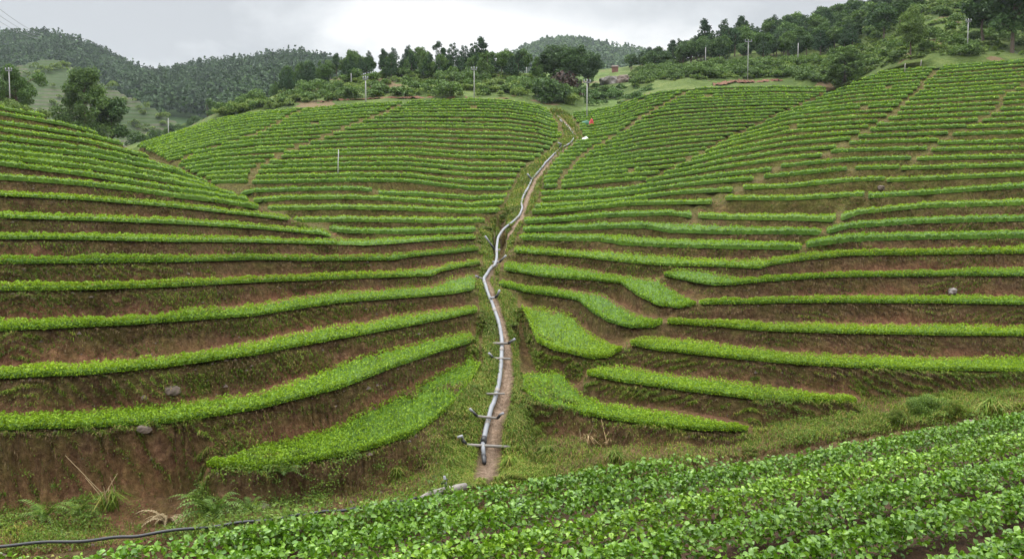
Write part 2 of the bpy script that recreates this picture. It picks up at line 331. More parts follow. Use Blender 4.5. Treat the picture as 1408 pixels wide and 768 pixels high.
# left hill, from the bottom up
S('L', [(284,640),(350,644),(417,634),(470,625),(520,612),(570,595),(603,572),(637,542),(655,515),(661,497)], [(287,638),(350,612),(417,594),(470,575),(520,545),(570,519),(587,509),(620,498),(657,491)], .2, 'short broad curved crop bed, lowest on the left hill beside the pipe gully', GLf, .8, 16)
S('L', [(X0,595),(0,589),(117,586),(233,580),(350,562),(470,532),(537,506),(603,483),(650,470)], [(0,564),(117,557),(233,549),(350,535),(420,512),(470,493),(537,474),(603,460),(650,452)], .22, 'long sweeping crop strip just above the lowest short bed, left hill', GLf, .75)
S('L', [(X0,524),(0,519),(117,514),(233,503),(350,487),(470,464),(537,452),(603,440),(658,428)], [(0,500),(117,493),(233,484),(350,464),(470,444),(537,432),(603,421),(658,417)], .22, 'long crop strip, third terrace up from the bare lower bank, left hill', GLf)
S('L', [(X0,458),(0,454),(117,449),(233,442),(350,433),(470,415),(570,408),(625,403),(653,398)], [(0,438),(117,434),(233,426),(350,416),(470,398),(570,391),(605,386),(630,376),(648,373)], .22, 'crop strip ending in a broad green corner by the pipe bend, left hill', GLf)
S('L', [(X0,402),(0,399),(117,398),(233,394),(350,388),(470,383),(540,381),(594,379),(606,373),(630,368),(660,362)], [(0,387),(233,383),(350,378),(470,374),(540,370),(604,362),(660,353)], .24, 'fifth crop strip up from the bank, left hill, bending up towards the gully', GLf)
S('L', [(X0,365),(0,362),(233,360),(350,357),(470,358),(540,357),(564,353),(620,348),(658,344)], [(0,350),(233,349),(350,348),(470,350),(540,346),(620,338),(658,336)], .24, 'sixth crop strip up from the bank, left hill, reaching the gully', GLf)
S('L', [(X0,330),(0,328),(117,329),(233,332),(350,333),(470,336),(500,337),(560,333),(608,330),(656,328)], [(0,317),(233,321),(350,323),(470,327),(560,324),(656,322)], .24, 'highest strip of the left hill to run on as far as the pipe gully', GLf)
up = [[(0,299),(117,303),(233,307),(350,314),(440,322),(456,326)],[(0,269),(120,275),(240,285),(350,297),(400,303)],[(0,245),(60,249),(120,254),(180,261),(240,270),(300,277),(357,286)],
 [(0,226),(120,241),(240,261),(300,270),(342,276)],[(0,217),(120,231),(240,251),(300,264),(325,269)],[(0,209),(120,222),(240,244),(300,261)],[(0,201),(120,213),(240,236),(285,252)],[(0,190),(120,205),(200,222),(255,238)],[(0,179),(120,195),(205,216)],[(0,169),(120,187),(170,199)],[(0,157),(90,172),(135,184)],[(0,149),(62,160)]]
for k, p in enumerate(up):
    s = (p[1][1] - p[0][1]) / (p[1][0] - p[0][0]); p = [(X0, p[0][1] + s * X0)] + p
    S('L', p, None, .25, f'{nth(k + 7)} crop strip up from the bank, left hill, wrapping round its outer edge' if k < 11 else 'topmost crop strip of the left hill, at the left edge', GLf, .6)
# lower middle hill
Mid = [([(452,316),(480,319),(560,320),(656,317)], .26), ([(403,304),(480,303),(600,305),(668,304)], .26), ([(367,288),(480,286),(560,288),(647,292),(689,290)], .27), ([(348,277),(400,273),(480,272),(543,275),(647,283),(694,279)], .28)]
for k, (p, c) in enumerate(Mid):
    S('M', p, None, c, f'{nth(k)} crop strip of the middle hill, starting behind the left hill', GC, .62)
S('M', [(330,268),(350,263),(420,261),(480,260),(512,262)], None, .28, 'short crop strip of the middle hill left of a notch, fifth up', GC, .62)
S('M', [(519,266),(580,268),(647,273),(698,271)], None, .28, 'crop strip of the middle hill right of a notch, fifth up', GC, .62)
# middle hill family
def lerp_line(g0, g1, f, us):
    a0, w0 = line(g0); a1, w1 = line(g1); return np.interp(us, a0, w0) * (1 - f) + np.interp(us, a1, w1) * f
def fracs(n, ratio):
    s = np.linspace(1, ratio, n); return np.r_[0, np.cumsum(s)[:-1]] / np.sum(s)
def cut(us, ws, left=None, right=None, gap=3):
    """keep the part between two seams given as pixel polylines u(v)"""
    ok = np.ones(len(us), bool)
    if left is not None: a, w_ = line(left); o = np.argsort(w_); ok &= us > np.interp(ws, w_[o], a[o]) + gap
    if right is not None: a, w_ = line(right); o = np.argsort(w_); ok &= us < np.interp(ws, w_[o], a[o]) - gap
    return ok
RC = [(755,151),(773,172),(777,189),(769,196),(760,203),(748,214),(735,224),(719,234),(713,245),(709,258),(704,266),(698,278),(689,289),(668,303),(656,312)]
GA = [(180,262),(290,254),(480,250),(560,251),(647,262),(709,262)]
GT = [(150,212),(185,201),(230,185),(300,163),(350,153),(420,147),(500,140),(560,137),(650,134),(700,136),(740,143),(760,152)]
seam1 = [(440,140),(400,158),(380,170),(361,180),(345,186),(326,192),(305,199),(288,204),(263,211),(253,219),(236,228),(215,245)]
seam2 = [(560,140),(520,158),(490,168),(442,190),(395,207),(386,211),(380,217),(357,227),(353,232),(345,245),(340,262)]
seam3 = [(690,130),(688,200),(683,215),(640,222),(560,232),(540,226),(500,238),(480,243),(493,252),(516,264)]
us = np.arange(120, 800, 4.0)
def runs(ok):
    i = np.where(ok)[0]
    if not len(i): return []
    return [r for r in np.split(i, np.where(np.diff(i) > 1)[0] + 1)]
nC = 21
fr = fracs(nC, .3)
frg = np.random.default_rng(99)
def fam(layer, us, ws_of_f, frs, panels, c, group, who, frac=.6, sil=None):
    for pi, (lf, rt, ph, gap, pname) in enumerate(panels):
        n = len(frs); cnt = 0
        for k in range(n):
            f = np.interp(k + ph + frg.uniform(-.13, .13), np.arange(n), frs) if k + ph < n - .5 else None
            if f is None: continue
            ws = ws_of_f(f) + 0.6 * vn(us / 60, k * 3.1 + pi * 17) + .2 * vn(us / 17, k * 5.7 + pi)
            ok = cut(us, ws, lf, rt, gap)
            if sil is not None: ok &= sil(us, ws)
            rr = []
            for r in runs(ok):
                if len(r) > 26 and frg.uniform() < .10:
                    b_ = int(frg.uniform(.2, .8) * len(r)); rr += [(r[:b_], ', left part'), (r[b_ + 1:], ', right part')]
                else: rr.append((r, ''))
            for r, part_ in rr:
                if len(r) < 4: continue
                s = dict(layer=layer, a=us[r], w=ws[r], c=c, group=group, frac=frac, a0=us[r][0], a1=us[r][-1], end=2, label=f'crop strip {who}, {nth(cnt)} up {pname}{part_}')
                s['label'] = s['label'].replace('behind the right hill, ', 'behind the right hill, ').replace('between its two diagonal paths, ', 'between its diagonal paths, '); STR.append(s); cnt += part_ != ', left part'
notL = lambda u, w_: w_ < sl(u) - 1
fam('M', us, lambda f: lerp_line(GA, GT, f, us), fr,
    [(None, seam1, 0, .8, 'left of the diagonal path'), (seam1, seam2, .5, .8, 'between its two diagonal paths'), (seam2, RC, 0.15, 2, 'right of its right-hand path')], .28, GC, 'on the middle hill', .6, notL)
# right hill, near strips
S('R', [(719,539),(745,555),(784,564),(836,575),(901,584),(966,590),(1029,591)], [(719,505),(771,504),(784,521),(797,536),(823,547),(888,556),(940,564),(1018,581)], .2, 'lowest crop bed right of the gully, broad and squared off by the pipe, tapering right', GRt, .85, 16)
S('R', [(807,515),(862,525),(940,536),(1040,548),(1144,553),(1178,552)], [(810,501),(847,497),(920,509),(979,518),(1040,526),(1092,532),(1144,543),(1176,550)], .22, 'second crop bed up on the right hill, pointed where it ends above the bank', GRt, .8, 16)
S('R', [(866,473),(900,480),(983,489),(1066,498),(1140,503),(1275,508),(1408,510),(X1,514)], [(870,462),(900,460),(983,469),(1066,479),(1140,483),(1275,487),(1408,487)], .22, 'long crop strip crossing to the right edge just above the pointed bed', GRt)
S('R', [(917,444),(983,448),(1046,454),(1140,457),(1275,460),(1408,461),(X1,463)], [(921,439),(983,437),(1046,439),(1140,441),(1408,445)], .22, 'long crop strip starting at the tip of the curved bed, fourth up at the right edge', GRt)
S('R', [(717,421),(728,445),(738,470),(760,480),(784,485),(813,492),(835,491),(856,480)], [(717,419),(767,420),(788,430),(801,447),(826,463),(857,476)], .2, 'broad leaf-shaped crop bed standing alone right of the pipe', GRt, .88)
S('R', [(685,392),(722,401),(763,407),(795,413),(813,428),(836,442),(867,450),(899,449),(911,444)], [(684,381),(728,390),(784,395),(830,401),(853,417),(878,432),(911,440)], .22, 'curved crop bed wrapping above the leaf-shaped bed', GRt, .85)
S('R', [(693,371),(753,381),(803,384),(853,389),(877,406),(903,419),(935,423),(957,419)], [(697,357),(763,361),(837,373),(887,379),(910,384),(931,399),(957,411)], .22, 'curved crop bed widening to the right, second above the leaf-shaped bed', GRt, .85)
S('R', [(961,418),(1025,417),(1140,415),(1275,416),(1408,418),(X1,420)], [(961,411),(1046,406),(1140,404),(1408,403)], .24, 'long crop strip starting at a notch, fifth up at the right edge', GRt)
S('R', [(913,379),(952,387),(983,392),(1008,391),(1046,387),(1140,381),(1275,379),(1408,379),(X1,379)], [(917,372),(931,368),(962,368),(994,375),(1017,380),(1067,376),(1140,372),(1408,366)], .24, 'crop strip with a bulging rounded left end, sixth up at the right edge', GRt)
S('R', [(706,347),(753,350),(805,354),(847,359),(888,363),(920,365),(983,366),(1046,369),(1057,365),(1100,358),(1140,354),(1168,351),(1408,348),(X1,346)], [(705,334),(763,340),(826,341),(888,348),(920,350),(983,353),(1046,353),(1140,344),(1408,337)], .26, 'very long crop strip from the gully to the right edge, seventh up there', GRt)
S('R', [(713,328),(763,329),(826,330),(857,335),(920,338),(1000,340),(1103,341)], [(711,321),(826,320),(888,324),(920,327),(1000,328),(1103,333)], .26, 'crop strip from the gully ending at a notch, right hill, fifth above the lowest bed', GRt)
S('R', [(1108,338),(1140,334),(1168,330),(1270,327),(1408,325),(X1,322)], None, .28, 'crop strip starting right of a notch, eighth up at the right edge', GRt)
S('R', [(718,317),(784,315),(847,312),(888,312),(920,318),(1004,320),(1087,320),(1130,321)], [(717,310),(784,306),(867,304),(920,305),(1004,308),(1130,314)], .27, 'crop strip from the gully ending at the diagonal path, right hill, sixth up by the pipe', GRt)
S('R', [(1136,320),(1168,312),(1270,305),(1408,302),(X1,299)], None, .28, 'crop strip starting at the diagonal path, ninth up at the right edge', GRt)
S('R', [(720,306),(784,302),(830,297),(867,296),(920,294),(952,298)], None, .28, 'short crop strip from the gully, right hill, seventh up by the pipe', GRt)
S('R', [(958,298),(1004,300),(1087,301),(1150,303)], None, .28, 'short rounded crop strip left of the diagonal path, middle of the right hill', GRt)
S('R', [(1156,302),(1180,293),(1270,284),(1408,280),(X1,276)], None, .28, 'crop strip starting at the diagonal path, tenth up at the right edge', GRt)
# right hill family: lips read at nine columns
cu = [738, 800, 870, 920, 1000, 1083, 1168, 1408, 1750]
tab = [[298-5,288,281,280,279,281,277,260,255],[287,283,276,268,264,263,255,244,238],[277,274,267,259,251,246,237,230,223],[267,266,260,251,241,232,224,218,210],[259,259,254,244,231,219,212,206,199],[252,252,248,238,222,209,202,195,187],
 [246,246,243,233,214,200,193,184,176],[0,0,0,228,207,191,184,175,167],[0,0,0,224,201,183,177,166,158],[0,0,0,220,196,176,170,158,150],[0,0,0,0,192,170,163,151,143],[0,0,0,0,188,165,157,144,136],[0,0,0,0,184,160,151,137,130],[0,0,0,0,0,156,146,131,124],[0,0,0,0,0,153,141,125,119],[0,0,0,0,0,149,136,120,114],[0,0,0,0,0,0,131,115,110],[0,0,0,0,0,0,126,110,105],[0,0,0,0,0,0,122,105,101],[0,0,0,0,0,0,118,100,97],[0,0,0,0,0,0,114,95,92],[0,0,0,0,0,0,110,90,88],[0,0,0,0,0,0,106,86,84]]
T = np.array(tab, float)
for r in range(len(T)):
    for c_ in range(len(cu)):
        if T[r, c_] == 0: T[r, c_] = T[r - 1, c_] - 4.0
cA = cv(np.c_[cu, np.full(len(cu), 250.0)])[:, 0]
usR = np.arange(715, 1790, 4.0)
def wsR(f):
    k = f * (len(T) - 1); col = [np.interp(k, np.arange(len(T)), T[:, c_]) for c_ in range(len(cu))]
    # cubic-ish smooth by interpolating and blurring
    v = np.interp(usR, cA, col); kk = np.hanning(13); kk /= kk.sum(); v = np.convolve(np.pad(v, 6, mode='edge'), kk, 'valid')
    return v
seamA = [(1300,85),(1270,113),(1262,125),(1245,138),(1230,155),(1205,170),(1190,180),(1172,192),(1150,205),(1130,215),(1094,217),(1075,228),(1050,240),(1038,249),(1010,262),(985,278),(955,300)]
seamB = [(1420,110),(1395,122),(1380,130),(1372,150),(1350,165),(1335,172),(1310,182),(1290,195),(1275,207),(1250,222),(1228,240),(1205,256),(1182,277),(1155,300)]
MB_ = [(781,151),(792,174),(800,190),(785,198),(779,203),(767,214),(758,224),(752,234),(746,245),(744,258),(740,268),(738,277),(732,287),(721,298)]
frR = np.linspace(0, 1, len(T))
notR = lambda u, w_: w_ > np.where(u < SR[0][0], 0, np.interp(u, *SR)) + .4
keepR = lambda u, w_: notR(u, w_) & ~((u < 868) & (w_ < np.interp(u, [700, 745, 800, 868], [262, 262, 262, 256])))
fam('R', usR, wsR, frR, [(MB_, seamA, 0, .8, 'left of its long path'), (seamA, seamB, .35, .8, 'between its two diagonal paths'), (seamB, None, 0.1, .8, 'right of its right-hand path')], .28, GRt, 'on the right hill', .6, keepR)
# slope behind the right hill
ML0 = [(735,262),(787,256),(840,250),(905,246),(1000,234),(1130,220)]
MT0 = [(770,153),(783,152),(815,150),(850,143),(880,130),(905,124),(940,120),(1000,118),(1060,117),(1135,118)]
usM = np.arange(735, 1135, 4.0)
seamM = [(985,108),(940,128),(900,150),(874,165),(862,178),(842,187),(830,196),(812,205),(795,218),(790,225),(775,240),(770,250),(768,262)]
fam('M', usM, lambda f: lerp_line(ML0, MT0, f, usM), fracs(24, .42),
    [(MB_, seamM, .5, 1.2, 'left of its faint path'), (seamM, None, 0, 1.2, 'right of its faint path')], .28, GMd, 'behind the right hill', .6, lambda u, w_: w_ < np.where(u < SR[0][0], 1e4, np.interp(u, *SR)) - .6)

# ------------------------------------------------------------------ gully outline, field plane
glW = line([(755,151),(773,172),(777,189),(760,203),(748,214),(735,224),(719,234),(713,245),(709,258),(704,266),(698,278),(689,289),(668,303),(656,312),(658,337),(660,354),(650,377),(653,398),(658,428),(652,470),(659,497),(650,515),(637,542),(603,574),(560,610),(300,655),(0,690)])
grW = line([(781,151),(792,174),(800,190),(779,203),(767,214),(758,224),(752,234),(746,245),(744,258),(740,268),(738,277),(732,287),(721,298),(717,310),(711,323),(703,338),(692,357),(684,382),(686,394),(700,402),(716,420),(728,446),(736,470),(736,490),(719,505),(719,540),(745,558),(836,580),(1029,596),(1250,600)])
def ingully(A, W): return (A > np.interp(W, glW[1], glW[0])) & (A < np.interp(W, grW[1], grW[0]))

# ------------------------------------------------------------------ main terrain on a polar grid
COL = np.arange(-420, 1890, 1.75); nc = len(COL)
RING = np.r_[np.arange(4.2, 9.5, .15), np.arange(9.5, 27, .058), np.arange(27, 48, .09), np.arange(48, 75, .14), np.arange(75, 125, .35)]; nr = len(RING)
Z = np.zeros((nc, nr)); AT = {k: np.zeros((nc, nr)) for k in ('rh', 'clay', 'grass', 'path')}
pth = line([(668,660),(676,600),(690,560),(697,520),(697,480),(690,450),(683,425),(674,400),(668,385),(690,345),(694,322),(716,300),(726,270),(737,246),(760,216),(776,205),(796,191),(786,178),(766,158)])
edgeW = np.interp(COL, *EDG)
for s in STR:
    s['rec'] = {}
DWc = {}
for s in STR:      # evaluate lip rows on the columns at once
    ex = 0 if s['c'] == .28 else 6
    j = np.where((COL >= s['a0'] - ex) & (COL <= s['a1'] + ex))[0]; s['j'] = j
    wj = np.interp(COL[j], s['a'], s['w'])
    if s['c'] <= .24: wj = wj + .8 * vn(COL[j] / 60, s['a0'] * .37) + .35 * vn(COL[j] / 16, s['a0'] * .11)
    s['wj'] = wj; s['dj'] = LAY[s['layer']](COL[j], wj) * (1 + .002 * vn(COL[j] / 25, s['a1'] * .3)) if len(j) else []
    s['tj'] = np.interp(COL[j], s['ta'], s['tw']) if 'ta' in s else None
bycol = [[] for _ in range(nc)]
for si, s in enumerate(STR):
    for q, j in enumerate(s['j']): bycol[j].append((s['wj'][q], s['dj'][q], si, None if s['tj'] is None else s['tj'][q]))
# depth of the next lip above each strip, smoothed along the strip so that gaps in the strip above do not widen the bed
for s in STR: s['nx'] = {}
for j in range(nc):
    c_ = sorted(bycol[j], key=lambda t: -t[0])
    for k in range(len(c_)): STR[c_[k][2]]['nx'][j] = c_[k + 1][1] - c_[k][1] if k + 1 < len(c_) else np.nan
for s in STR:
    ks = sorted(s['nx']); v = np.array([s['nx'][k] for k in ks]); v = np.where(v > 0, v, np.nan)
    if not len(ks) or np.isnan(v).all(): s['nx'] = {k: 9.0 for k in ks}; continue
    v = np.where(np.isnan(v), np.nanmedian(v), v)
    if s['c'] > .25:
        md = np.array([np.quantile(v[max(0, i - 16):i + 17], .4) for i in range(len(v))]); md = np.convolve(np.pad(md, 3, mode='edge'), np.ones(7) / 7, 'valid')
    else:
        md = np.array([np.median(v[max(0, i - 7):i + 8]) for i in range(len(v))]) * 1.15
    s['nx'] = dict(zip(ks, md))
WS = np.arange(60, 780, 4.0)
DMg = DM_(COL[:, None], WS[None]); DLg = DL(COL[:, None], WS[None]); DRg = DR(COL[:, None], WS[None])
slC = np.array([sl(float(a)) for a in COL]); srC = srf(COL)
for j in range(nc):
    A = COL[j]; P = []   # d, z, rh, clay, grass, path
    def add(d, z, rh=1, clay=0, grass=0, path=0):
        if P and d <= P[-1][0] + .004: d = P[-1][0] + .004
        P.append((d, z, rh, clay, grass, path))
    we = edgeW[j]; de = fieldd(A, we); ze = zof(we, de)
    add(2, ze - 3); add(de - .5, ze - 1.2); add(de - .05, ze - .25); add(de + .16, ze - .09, 0, .2, .3); add(de + .4, ze - .25, 0, .3, .3); add(de + 1.0, ze - .75, 0, .3, .3)
    c = sorted(bycol[j], key=lambda t: -t[0])
    L1 = [t for t in c if t[0] < we - 3]
    # bare ground between the field edge and the first lip
    first = L1[0]
    near = DMg if 600 < A < 745 else (DLg if A <= 600 else DRg)
    if 560 < A < 800:
        wl = np.clip((A - 560) / 60, 0, 1) if A < 640 else np.clip((800 - A) / 60, 0, 1)
        near_row = wl * DMg[j] + (1 - wl) * (DLg[j] if A < 690 else DRg[j])
    else: near_row = near[j]
    m = (WS < we + 3) & (WS > first[0] + 3)
    ws_ = WS[m][::-1]
    if len(ws_) > 2:
        dlip = first[1]; dft = max(min(near_row[m][-1], dlip - .5), de + 1.6); kn = .34 if A < 600 else (.5 if A > 720 else 1.0)
        add(dft - .35, zof(ws_[0], dft) - .45, 0, .3, .3)
        for wv, dnat in zip(ws_, near_row[m][::-1]):
            hh = (we - wv) / max(we - first[0], 1); inside = ingully(A, wv)
            g_ = hh / kn * .93 if hh < kn else .93 + .07 * (hh - kn) / max(1 - kn, .01)
            dv = dft + (dlip - dft) * g_
            wgt = np.clip((A - 560) / 40, 0, 1) * np.clip((735 - A) / 20, 0, 1); dv = dv * (1 - wgt) + dnat * wgt
            if dv < P[-1][0] + .01: continue
            onr_ = hh > kn; g1 = .12 + .5 * min(max((A - 540) / 110, 0), 1); g2 = (.24 if onr_ else (.27 if A > 700 else .2)) + .08 * min(max((A - 1050) / 150, 0), 1); wg2 = np.clip((A - 570) / 60, 0, 1) * np.clip((770 - A) / 60, 0, 1); gr_ = g1 * wg2 + g2 * (1 - wg2)
            add(dv, zof(wv, dv), (.1 + .68 * (hh - kn) / max(1 - kn, .01)) if onr_ else (1.0 if (inside and wgt > .5) else .3), .75 if A < 600 or A > 735 else .4, gr_)
    prev_layer = first[2]; lastd = P[-1][0]
    seenL = False; k = 0
    lay_prev = None; n = len(L1)
    for k in range(n):
        wl_, dl_, si, tw_ = L1[k]; s = STR[si]; lay = s['layer']
        if lay_prev == 'L' and lay == 'M' and A <= SL[0][-1]:      # round the left nose, down and up the far side
            ds = DL(A, slC[j] + .5)[0]; ds = max(ds, P[-1][0] + .4); add(ds, zof(slC[j] + .5, ds), 1, 0, .6)
            add(ds + min(3, max(.3, (dl_ - ds) * .4)), P[-1][1] - .35, 1, 0, .7)
            
            if dl_ > P[-1][0] + 7: add(dl_ - 4, min(P[-1][1], zof(wl_, dl_)) - .5, 1, 0, .7)
        if lay_prev == 'R' and lay == 'M' and A >= SR[0][0]:
            ds = DR(A, srC[j] + .3)[0]; ds = max(ds, P[-1][0] + .4); add(ds, zof(srC[j] + .3, ds), 1, 0, .6)
            add(ds + 3, P[-1][1] - .8, 1, 0, .7)
            if dl_ > P[-1][0] + 7: add(dl_ - 4, min(P[-1][1], zof(wl_, dl_)) - 1.6, 1, 0, .7)
        lay_prev = lay
        d0 = max(dl_, P[-1][0] + .12); z0 = zof(wl_, d0)
        far = d0 > 30
        # next lip
        dn = L1[k + 1][1] if k + 1 < n else d0 + 1.6
        wn = L1[k + 1][0] if k + 1 < n else wl_ - 6
        if k + 1 < n and STR[L1[k + 1][2]]['layer'] != lay and (A <= SL[0][-1] if lay == 'L' else A >= SR[0][0]): dn = d0 + 1.4; wn = wl_ - 8
        dn = max(dn, d0 + .35); zn = zof(wn, dn)
        capd = s['nx'].get(j, 9.0); big = dn - d0 > capd * 1.15; span = min(dn - d0, max(capd, .35)); dc = d0 + span * s['frac']
        if tw_ is not None:
            kq = -(tw_ - VH) / F - .13
            if tw_ > VH + 14:
                ce = s['c'] * .7; dcs = (z0 + ce - .13 * d0) / kq
                dc = min(max(dcs, d0 + .12), d0 + span * .93)
            zb = zof(tw_, dc) - s['c'] * .7; zb = min(max(zb, z0 - .03), z0 + .3 * (dc - d0))
        else: zb = z0 + .03 * (dc - d0)
        zb = min(zb, zn - .12) if zn > z0 + .2 else zb
        gr = .34 if (lay == 'M') else (.10 if not far else .42)  # grass cover; on the middle hill mixed darker, painting the shade of its risers
        if 640 < A < 760 and not far: gr = .4
        if lay == 'R' and A < 960: gr = max(gr, .25 + .0 * A)
        cl = .9 if (A > 1100 or A < 640) and not far else .55
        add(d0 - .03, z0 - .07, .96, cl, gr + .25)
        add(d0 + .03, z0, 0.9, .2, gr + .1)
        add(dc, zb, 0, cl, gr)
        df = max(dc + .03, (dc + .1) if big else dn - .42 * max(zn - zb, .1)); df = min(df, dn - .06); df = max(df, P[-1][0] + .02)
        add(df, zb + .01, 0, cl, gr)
        s['rec'][j] = (d0, z0, dc, zb)
        # gully floor between strip ends
        wb = VH - F * zb / df
        m = (WS < wb - 2) & (WS > wn + 2) & ingully(A, WS)
        if m.sum() > 2:
            for wv, dv in zip(WS[m][::-1], DMg[j][m][::-1]):
                if dv > P[-1][0] + .1 and dv < dn - .05: add(dv, zof(wv, dv), 1, .3, .62)
    # the gully head above the last strip
    wb = VH - F * P[-1][1] / P[-1][0]
    m = (WS < wb - 2) & (WS > 148) & ingully(A, WS)
    if m.sum():
        for wv, dv in zip(WS[m][::-1], DMg[j][m][::-1]):
            if dv > P[-1][0] + .1: add(dv, zof(wv, dv), 1, .2, .62)
    # crest and back side
    dl2 = P[-1][0]; zl = P[-1][1]
    add(dl2 + 1.5, zl + .1, 1, 0, .6); add(dl2 + 6, zl - .6, 1, 0, .7); add(dl2 + 25, zl - 2.5, 1, 0, .7); add(600, zl - 30, 1, 0, .7)
    P = np.array(P)
    Z[j] = np.interp(RING, P[:, 0], P[:, 1])
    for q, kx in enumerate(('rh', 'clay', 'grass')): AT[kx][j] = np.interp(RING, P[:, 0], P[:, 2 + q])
edged_c = fieldd(COL, edgeW); XX = (COL[:, None] - 704) / F * RING[None]; YY = np.broadcast_to(RING[None], XX.shape)
# path beside the pipe
Wg = VH - F * Z / YY; po = np.argsort(pth[1]); ctr = np.interp(Wg, pth[1][po], pth[0][po]); pw = np.interp(RING, [14, 16.5, 19, 30, 70], [17, 11, 6, 4, 2.2])[None]
inz = (Wg > pth[1].min()) & (Wg < 668)
AT['path'] = np.clip(1.25 - np.abs(COL[:, None] - ctr) / pw, 0, 1) * inz
AT['grass'] = np.where(AT['path'] > .1, AT['grass'] * .4, AT['grass'])
def blurc(a, sg):
    k = np.exp(-.5 * (np.arange(-3 * sg, 3 * sg + 1) / sg) ** 2); k /= k.sum(); p = np.pad(a, ((len(k) // 2,) * 2, (0, 0)), mode='edge')
    return sum(k[i] * p[i:i + len(a)] for i in range(len(k)))
ENDM = np.zeros((nc, nr))        # 1 near the ends of strips: there the banks are worn round
for s_ in STR:
    js_ = [j for j in s_['j'] if j in s_['rec']]
    if len(js_) < 4: continue
    for je in (js_[0], js_[-1]):
        d0_, z0_, d1_, z1_ = s_['rec'][je]
        m_r = (RING > d0_ - 1.2) & (RING < d1_ + 2.0); wd = 9 if d0_ < 30 else 5
        lo, hi = max(0, je - wd), min(nc, je + wd + 1)
        wt = np.clip(1.4 - np.abs(np.arange(lo, hi) - je) / wd, 0, 1)
        ENDM[lo:hi, m_r] = np.maximum(ENDM[lo:hi, m_r], wt[:, None])
Wq = VH - F * Z / RING[None]
for bb in (glW, grW):
    o_ = np.argsort(bb[1]); bx = np.interp(Wq, bb[1][o_], bb[0][o_]); ENDM = np.maximum(ENDM, np.clip(1.5 - np.abs(COL[:, None] - bx) / 12, 0, 1) * (Wq < 330) * (Wq > 140) * .9)
ENDM = blurc(ENDM, 2)
Zb = blurc(Z, 5); Zs = blurc(Z, 1); Z = Zs * (1 - ENDM) + Zb * ENDM
AT['grass'] = np.maximum(AT['grass'], ENDM * np.where(RING[None] > 26, .55, .38))
rough_amp = np.where(AT['rh'] <= .04, .15, np.where(AT['rh'] < .8, 1, np.where(AT['rh'] > .985, .7, .12))); rough_amp = blurc(rough_amp, 1) * np.clip((YY - (edged_c[:, None] + .9)) / .8, .06, 1)
Z += rough_amp * ((.10 + .14 * (YY < 16.5) * (AT['rh'] > .05)) * fbm(XX / .9, YY / .9, 5, 4) + .03 * vn(XX / .12, YY / .12, 31) * (YY < 30))
DX = rough_amp * (np.where(YY < 17, .2, .15) * fbm(XX / .7 + 7, Z / .5, 9, 4) + .05 * fbm(XX / .16 + 7, Z / .16, 19, 2) * (YY < 28)) * (AT['rh'] > .02)
V = np.stack([XX, YY + DX, Z], -1)
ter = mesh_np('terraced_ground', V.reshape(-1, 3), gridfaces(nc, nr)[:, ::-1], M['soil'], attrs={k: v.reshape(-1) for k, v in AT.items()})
tag(ter, 'brown earth terraces stepping up the hills', None, None, 'structure')
def gz(x, y):
    a = 704 + F * x / y; j = np.clip((a - COL[0]) / 1.75, 0, nc - 1.001); i = np.interp(y, RING, np.arange(nr)); i = np.clip(i, 0, nr - 1.001)
    j0 = j.astype(int); i0 = i.astype(int); fj = j - j0; fi = i - i0
    return (Z[j0, i0] * (1 - fj) + Z[j0 + 1, i0] * fj) * (1 - fi) + (Z[j0, i0 + 1] * (1 - fj) + Z[j0 + 1, i0 + 1] * fj) * fi
def gpt(px, layer='M', lift=0.0):
    """photo pixel on the terraced ground -> world point, resting on the ground"""
    a, w_ = cv(np.array(px, float)); d = float(LAY[layer](a, w_)[0]); x = (a - 704) / F * d
    return np.array([x, d, float(gz(np.array([x]), np.array([d]))[0]) + lift])

